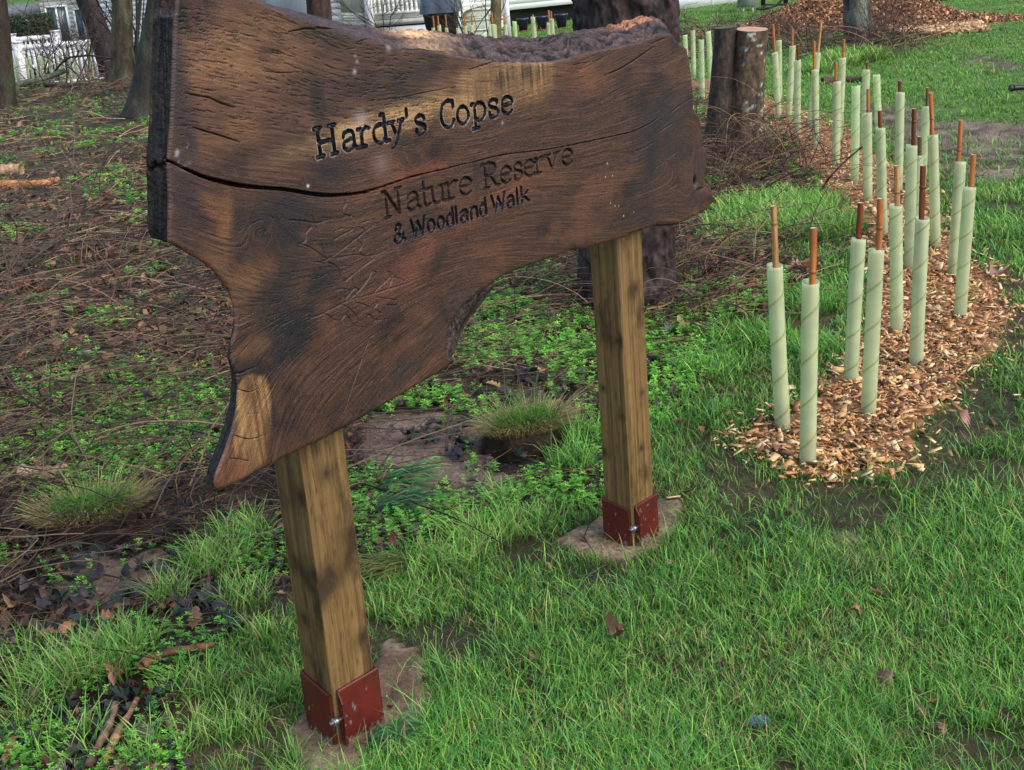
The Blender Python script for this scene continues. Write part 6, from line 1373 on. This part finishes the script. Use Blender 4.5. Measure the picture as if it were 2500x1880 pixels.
# grey cabinet, posts and cable
g = gnd(np.array(1828.), np.array(28.)); t = thing('utility_cabinet', 'light grey metal utility cabinet on legs at the top edge of the photo', 'cabinet', (g[0], g[1], 0), R(8))
M_grey = mat('grey_paint', (150, 156, 158), rough=.45, var=.08)
link('cabinet', boxes('cabinet', [(-.17, .17, 0, .2, .09, .85), (-.19, .19, -.02, .22, .85, .89)]), M_grey, t); link('door', boxes('door', [(-.15, .06, -.012, -.001, .12, .82)]), M_grey, t)
for x in (-.1, .09): link('leg', boxes('leg', [(x-.02, x+.02, .02, .06, -.05, .088)]), M_grey, t)
for i, (px, py, lb) in enumerate([(1863, 20, 'dark short post just right of the grey cabinet'), (1918, 14, 'dark short post farther right of the grey cabinet')]):
    g = gnd(np.array(float(px)), np.array(float(py))); t = thing('service_post', lb, 'post', (g[0], g[1], 0), 0, 'dark posts carrying the cable')
    link('post', boxes('post', [(-.04, .04, -.04, .04, -.05, 1.0)]), M_blackplastic, t); link('cap', boxes('cap', [(-.05, .05, -.05, .05, 1.0, 1.03)]), M_blackplastic, t)
cp_ = np.array([gnd(np.array(float(a)), np.array(float(b)), z_) for a, b, z_ in [(1848, 22, .05), (1868, 22, .06), (1890, 16, .12), (1905, 4, .3), (1912, -6, .45)]]); cp_ = cr(cp_, 8)
tag(link('black_cable', tube_mesh('black_cable', cp_-cp_[0], .025, 10), M_blackplastic, loc=tuple(cp_[0])), 'black cable looping between the grey cabinet and the dark posts', 'cable')
cp_ = np.array([gnd(np.array(float(a)), np.array(float(b)), z_) for a, b, z_ in [(1866, 11, .1), (1900, 12, .1), (1940, 9, .1), (1985, 6, .1)]]); cp_ = cr(cp_, 8)
tag(link('black_cable', tube_mesh('black_cable', cp_-cp_[0], .018, 10), M_blackplastic, loc=tuple(cp_[0])), 'straighter black cable running right towards the dark tub', 'cable')
M_tub = mat('dark_tub', (58, 50, 44), rough=.8, var=.35, vscale=14)
g = gnd(np.array(2008.), np.array(24.)); t = thing('planter_tub', 'dark brown round tub at the left foot of the chip heap', 'tub', (g[0], g[1]+.25, 0))
link('tub', lathe('tub', [(.2, -.03), (.23, .05), (.25, .2), (.25, .42), (.23, .43), (.22, .36), (.001, .35)]), M_tub, t); link('rim', lathe('rim', [(.235, .40), (.268, .40), (.268, .445), (.235, .445)]), M_dark, t)
g = gnd(np.array(2150.), np.array(22.)); t = thing('timber_stack', 'dark timber and stone blocks behind the chip heap at the top edge', 'timber', (g[0]-.6, g[1]+.4, 0), R(6))
M_sleep = mat('sleeper', (74, 62, 54), rough=.85, var=.35, vscale=9); M_slate = mat('slate', (76, 86, 100), rough=.4, var=.2)
link('sleeper', boxes('sleeper', [(0, .9, 0, .3, -.02, .28)]), M_dark, t); link('slab', boxes('slab', [(.1, .85, -.05, .2, .285, .34)]), M_slate, t)
for i in range(3): link('block', boxes('block', [(.95+i*.42, 1.33+i*.42, .05, .35, -.02, .3-.02*i)]), M_sleep if i != 1 else M_dark, t)
# left side: fences, hedge and caravans on the lower ground
def white_fence(label, P, Q, zt, zb, newels, group='white balustrade fences'):
    d = (Q-P)[:2]; L_ = float(np.hypot(*d)); a = math.atan2(d[1], d[0]); t = thing('white_fence', label, 'fence', (P[0], P[1], 0), a, group)
    link('rail', boxes('rail', [(0, L_, -.045, .045, zt-.11, zt)]), M_white, t); link('rail', boxes('rail', [(0, L_, -.04, .04, zb, zb+.1)]), M_white, t)
    link('spindles', boxes('spindles', [(x, x+.05, -.02, .02, zb+.1, zt-.11) for x in np.arange(.03, L_, .105)]), M_white, t)
    for x in newels: link('newel_post', boxes('newel_post', [(x-.085, x+.085, -.085, .085, zb-.25, zt+.06), (x-.1, x+.1, -.1, .1, zt+.05, zt+.09)]), M_white, t)
P = at_depth(np.array(-120.), np.array(120.), 31.0); Q = at_depth(np.array(240.), np.array(100.), 31.0); z_t = at_depth(np.array(100.), np.array(106.), 31.0)[2]
white_fence('front white balustrade fence at the left with a broad square newel post', P, Q, z_t, z_t-.95, [float(at_depth(np.array(43.), np.array(110.), 31.)[0]-P[0]), 3.45])
P = at_depth(np.array(-120.), np.array(100.), 34.0); Q = at_depth(np.array(135.), np.array(82.), 34.0); z_t = at_depth(np.array(60.), np.array(89.), 34.)[2]
white_fence('rear white balustrade fence under the dark hedge', P, Q, z_t, z_t-.8, [float(at_depth(np.array(29.), np.array(92.), 34.)[0]-P[0]), 2.6])
hb0 = at_depth(np.array(-60.), np.array(90.), 36.0); t = thing('hedge', 'dense dark green hedge behind the rear white fence', 'hedge', (hb0[0], 36.0, -1.6))
r_ = np.random.default_rng(8); n_ = 16000; hx = r_.uniform(0, 2.15, n_); ph = r_.uniform(0, math.pi, n_); top_ = 2.5+.12*noise(hx*2, 0, 0, 3)
zz_ = top_*np.sqrt(r_.uniform(0, 1, n_)); rr_ = .5*np.sqrt(np.clip(1-(zz_/2.8)**4, .05, 1))*(1+.15*noise(hx*5, zz_*5, 0, 4)); yy_ = -rr_*np.abs(np.sin(ph))*r_.uniform(.7, 1, n_)
lc_ = pick([(40, 66, 36), (56, 86, 44), (30, 50, 30), (74, 104, 52)], n_, r_); sz_ = .035; dv_ = r_.normal(0, 1, (n_, 2, 3)); dv_ /= np.linalg.norm(dv_, axis=-1, keepdims=True); C0 = np.stack([hx, yy_, zz_], -1)
V = np.stack([C0-dv_[:, 0]*sz_, C0+dv_[:, 1]*sz_*.5, C0+dv_[:, 0]*sz_, C0-dv_[:, 1]*sz_*.5], 1).reshape(-1, 3)
link('foliage', new_mesh('foliage', V, [np.arange(len(V)).reshape(-1, 4)], np.repeat(lc_, 4, 0)), M_green, t); link('core', boxes('core', [(.1, 2.05, -.25, .2, 0, 2.3)]), M_dark, t)
Pc = at_depth(np.array(-250.), np.array(50.), 40.0); Qc = at_depth(np.array(108.), np.array(50.), 40.0); A2, a2_, L2_ = frame_between(Pc, Qc)
caravan('white caravan with a low grey ridged roof at the far left, seen from slightly above', A2, a2_, L2_, 3.2, -1.6, .84, [(1.2, .1, .8, .8)], roofh=.22)
M_cream = mat('cream_cladding', (206, 204, 192), rough=.5, var=.05, vscale=4)
Pc = at_depth(np.array(104.), np.array(50.), 37.5); Qc = at_depth(np.array(225.), np.array(50.), 37.5); A2, a2_, L2_ = frame_between(Pc, Qc)
caravan('cream caravan end with tall grey windows left of the leaning trunk', A2, a2_, L2_, 4.0, -1.5, 1.75, [(.42, .5, .62, 1.05), (1.12, .46, .5, .9)], roofh=.5, m=M_cream)
Pc = at_depth(np.array(222.), np.array(50.), 36.5); Qc = at_depth(np.array(600.), np.array(50.), 35.5); A2, a2_, L2_ = frame_between(Pc, Qc)
caravan('bluish white caravan showing between the mossy trunks on the left', A2, a2_, L2_, 3.4, -1.4, 1.9, [(3.6, .9, 1.0, .8)], roofh=.4)

# ------------------------------------------------------------------ bare shrubs
def shrub(label, base_px, h, n_main, seed, spread=.5, depth_=None, col=(44, 38, 36), colb=(86, 76, 64), r0=.012, group=None, direction=None):
    G0 = gnd(*map(lambda q: np.array(float(q)), base_px)) if depth_ is None else at_depth(np.array(float(base_px[0])), np.array(float(base_px[1])), depth_)
    z0_ = float(groundz(G0[0], G0[1])); r_ = np.random.default_rng(seed); segs = []
    def grow(p, d, L_, r_0, lev):
        k = 5; pts = [p]; 
        for i in range(k):
            d = d+r_.normal(0, .16, 3); d = d/np.linalg.norm(d); p = p+d*L_/k; pts.append(p)
            if lev < 3 and r_.uniform() < (.75 if lev < 2 else .5):
                q = d+r_.normal(0, .65, 3); q[2] = abs(q[2])*.8+.1; grow(p, q/np.linalg.norm(q), L_*r_.uniform(.35, .6), r_0*.55, lev+1)
        segs.append((np.array(pts), r_0))
    for i in range(n_main):
        d = np.array([r_.normal(0, spread), r_.normal(0, spread), 1.0]); 
        if direction is not None: d += np.array(direction)
        grow(np.array([r_.normal(0, .04), r_.normal(0, .04), -.03]), d/np.linalg.norm(d), h*r_.uniform(.7, 1.1), r0, 0)
    V = []; F = []; o_ = 0
    for pts, r_0 in segs:
        T = np.gradient(pts, axis=0); T /= np.linalg.norm(T, axis=1)[:, None]; S_ = np.cross(T, [.1, .9, .2]); S_ /= np.linalg.norm(S_, axis=1)[:, None]+1e-9; W_ = np.cross(S_, T)
        rad = r_0*np.linspace(1, .45, len(pts))[:, None]; V.append(np.stack([pts+(S_*math.cos(t)+W_*math.sin(t))*rad for t in (0, 1.57, 3.14, 4.71)], 1).reshape(-1, 3)); F.append(grid_faces(4, len(pts), True)+o_); o_ += len(pts)*4
    V = np.concatenate(V)
    o = link('bare_shrub', new_mesh('bare_shrub', V, [np.concatenate(F)], bark_col(col, colb, None, seed, 8)(V), True), M_bark, loc=(G0[0], G0[1], z0_))
    return tag(o, label, 'shrub', group)
GS = 'leafless winter shrubs'
shrub('leafless shrub with many thin stems in front of the left white fence', (150, 178), 1.7, 7, 1, .35, r0=.013, group=GS)
shrub('leafless shrub leaning before the cream caravan windows', (215, 178), 1.8, 6, 2, .35, r0=.014, group=GS)
shrub('leafless twiggy sapling at the very left in front of the hedge', (90, 180), 1.8, 4, 3, .3, r0=.012, group=GS)
shrub('black leafless bush between the straight olive trunk and the flared mossy trunk', (335, 190), 2.0, 8, 4, .3, r0=.018, col=(22, 20, 20), colb=(50, 46, 42), group=GS)
shrub('leafless twigs just above the sign to the right of the square corner post', (945, 110), 1.5, 6, 5, .45, r0=.011, group=GS)
shrub('leafless twigs over the sign in front of the white steps', (1150, 118), 1.3, 6, 6, .6, r0=.012, group=GS)
shrub('leafless bush stem leaning right above the sign toward the pots', (1190, 122), 1.4, 3, 7, .4, r0=.012, direction=(.8, 0, 0), group=GS)
shrub('spray of thin bare shoots leaning right from the foot of the grey lichen trunk', (2135, 135), 1.0, 16, 8, .35, r0=.006, direction=(.55, 0, 0), group=GS, col=(60, 44, 42), colb=(104, 80, 66))
shrub('fine bare twigs against the lawn just left of the dark stump', (1750, 105), .55, 9, 9, .6, r0=.006, group=GS, col=(50, 38, 34), colb=(90, 70, 58))
shrub('fine bare twigs against the lawn just right of the massive dark trunk', (1665, 105), .7, 5, 10, .6, r0=.006, group=GS, col=(50, 38, 34), colb=(90, 70, 58))
shrub('low bare twigs behind the fresh-topped stump', (1880, 112), .5, 10, 11, .6, r0=.006, group=GS, col=(60, 44, 40), colb=(104, 78, 64))
shrub('leafless sprig standing in the litter at the left edge', (25, 720), .9, 3, 12, .25, r0=.005, group=GS, col=(70, 56, 50), colb=(120, 100, 88))
shrub('slim leafless sprig with side twigs below the knot of the rotten log', (170, 560), .8, 3, 13, .25, r0=.005, group=GS, col=(70, 56, 50), colb=(120, 100, 88))
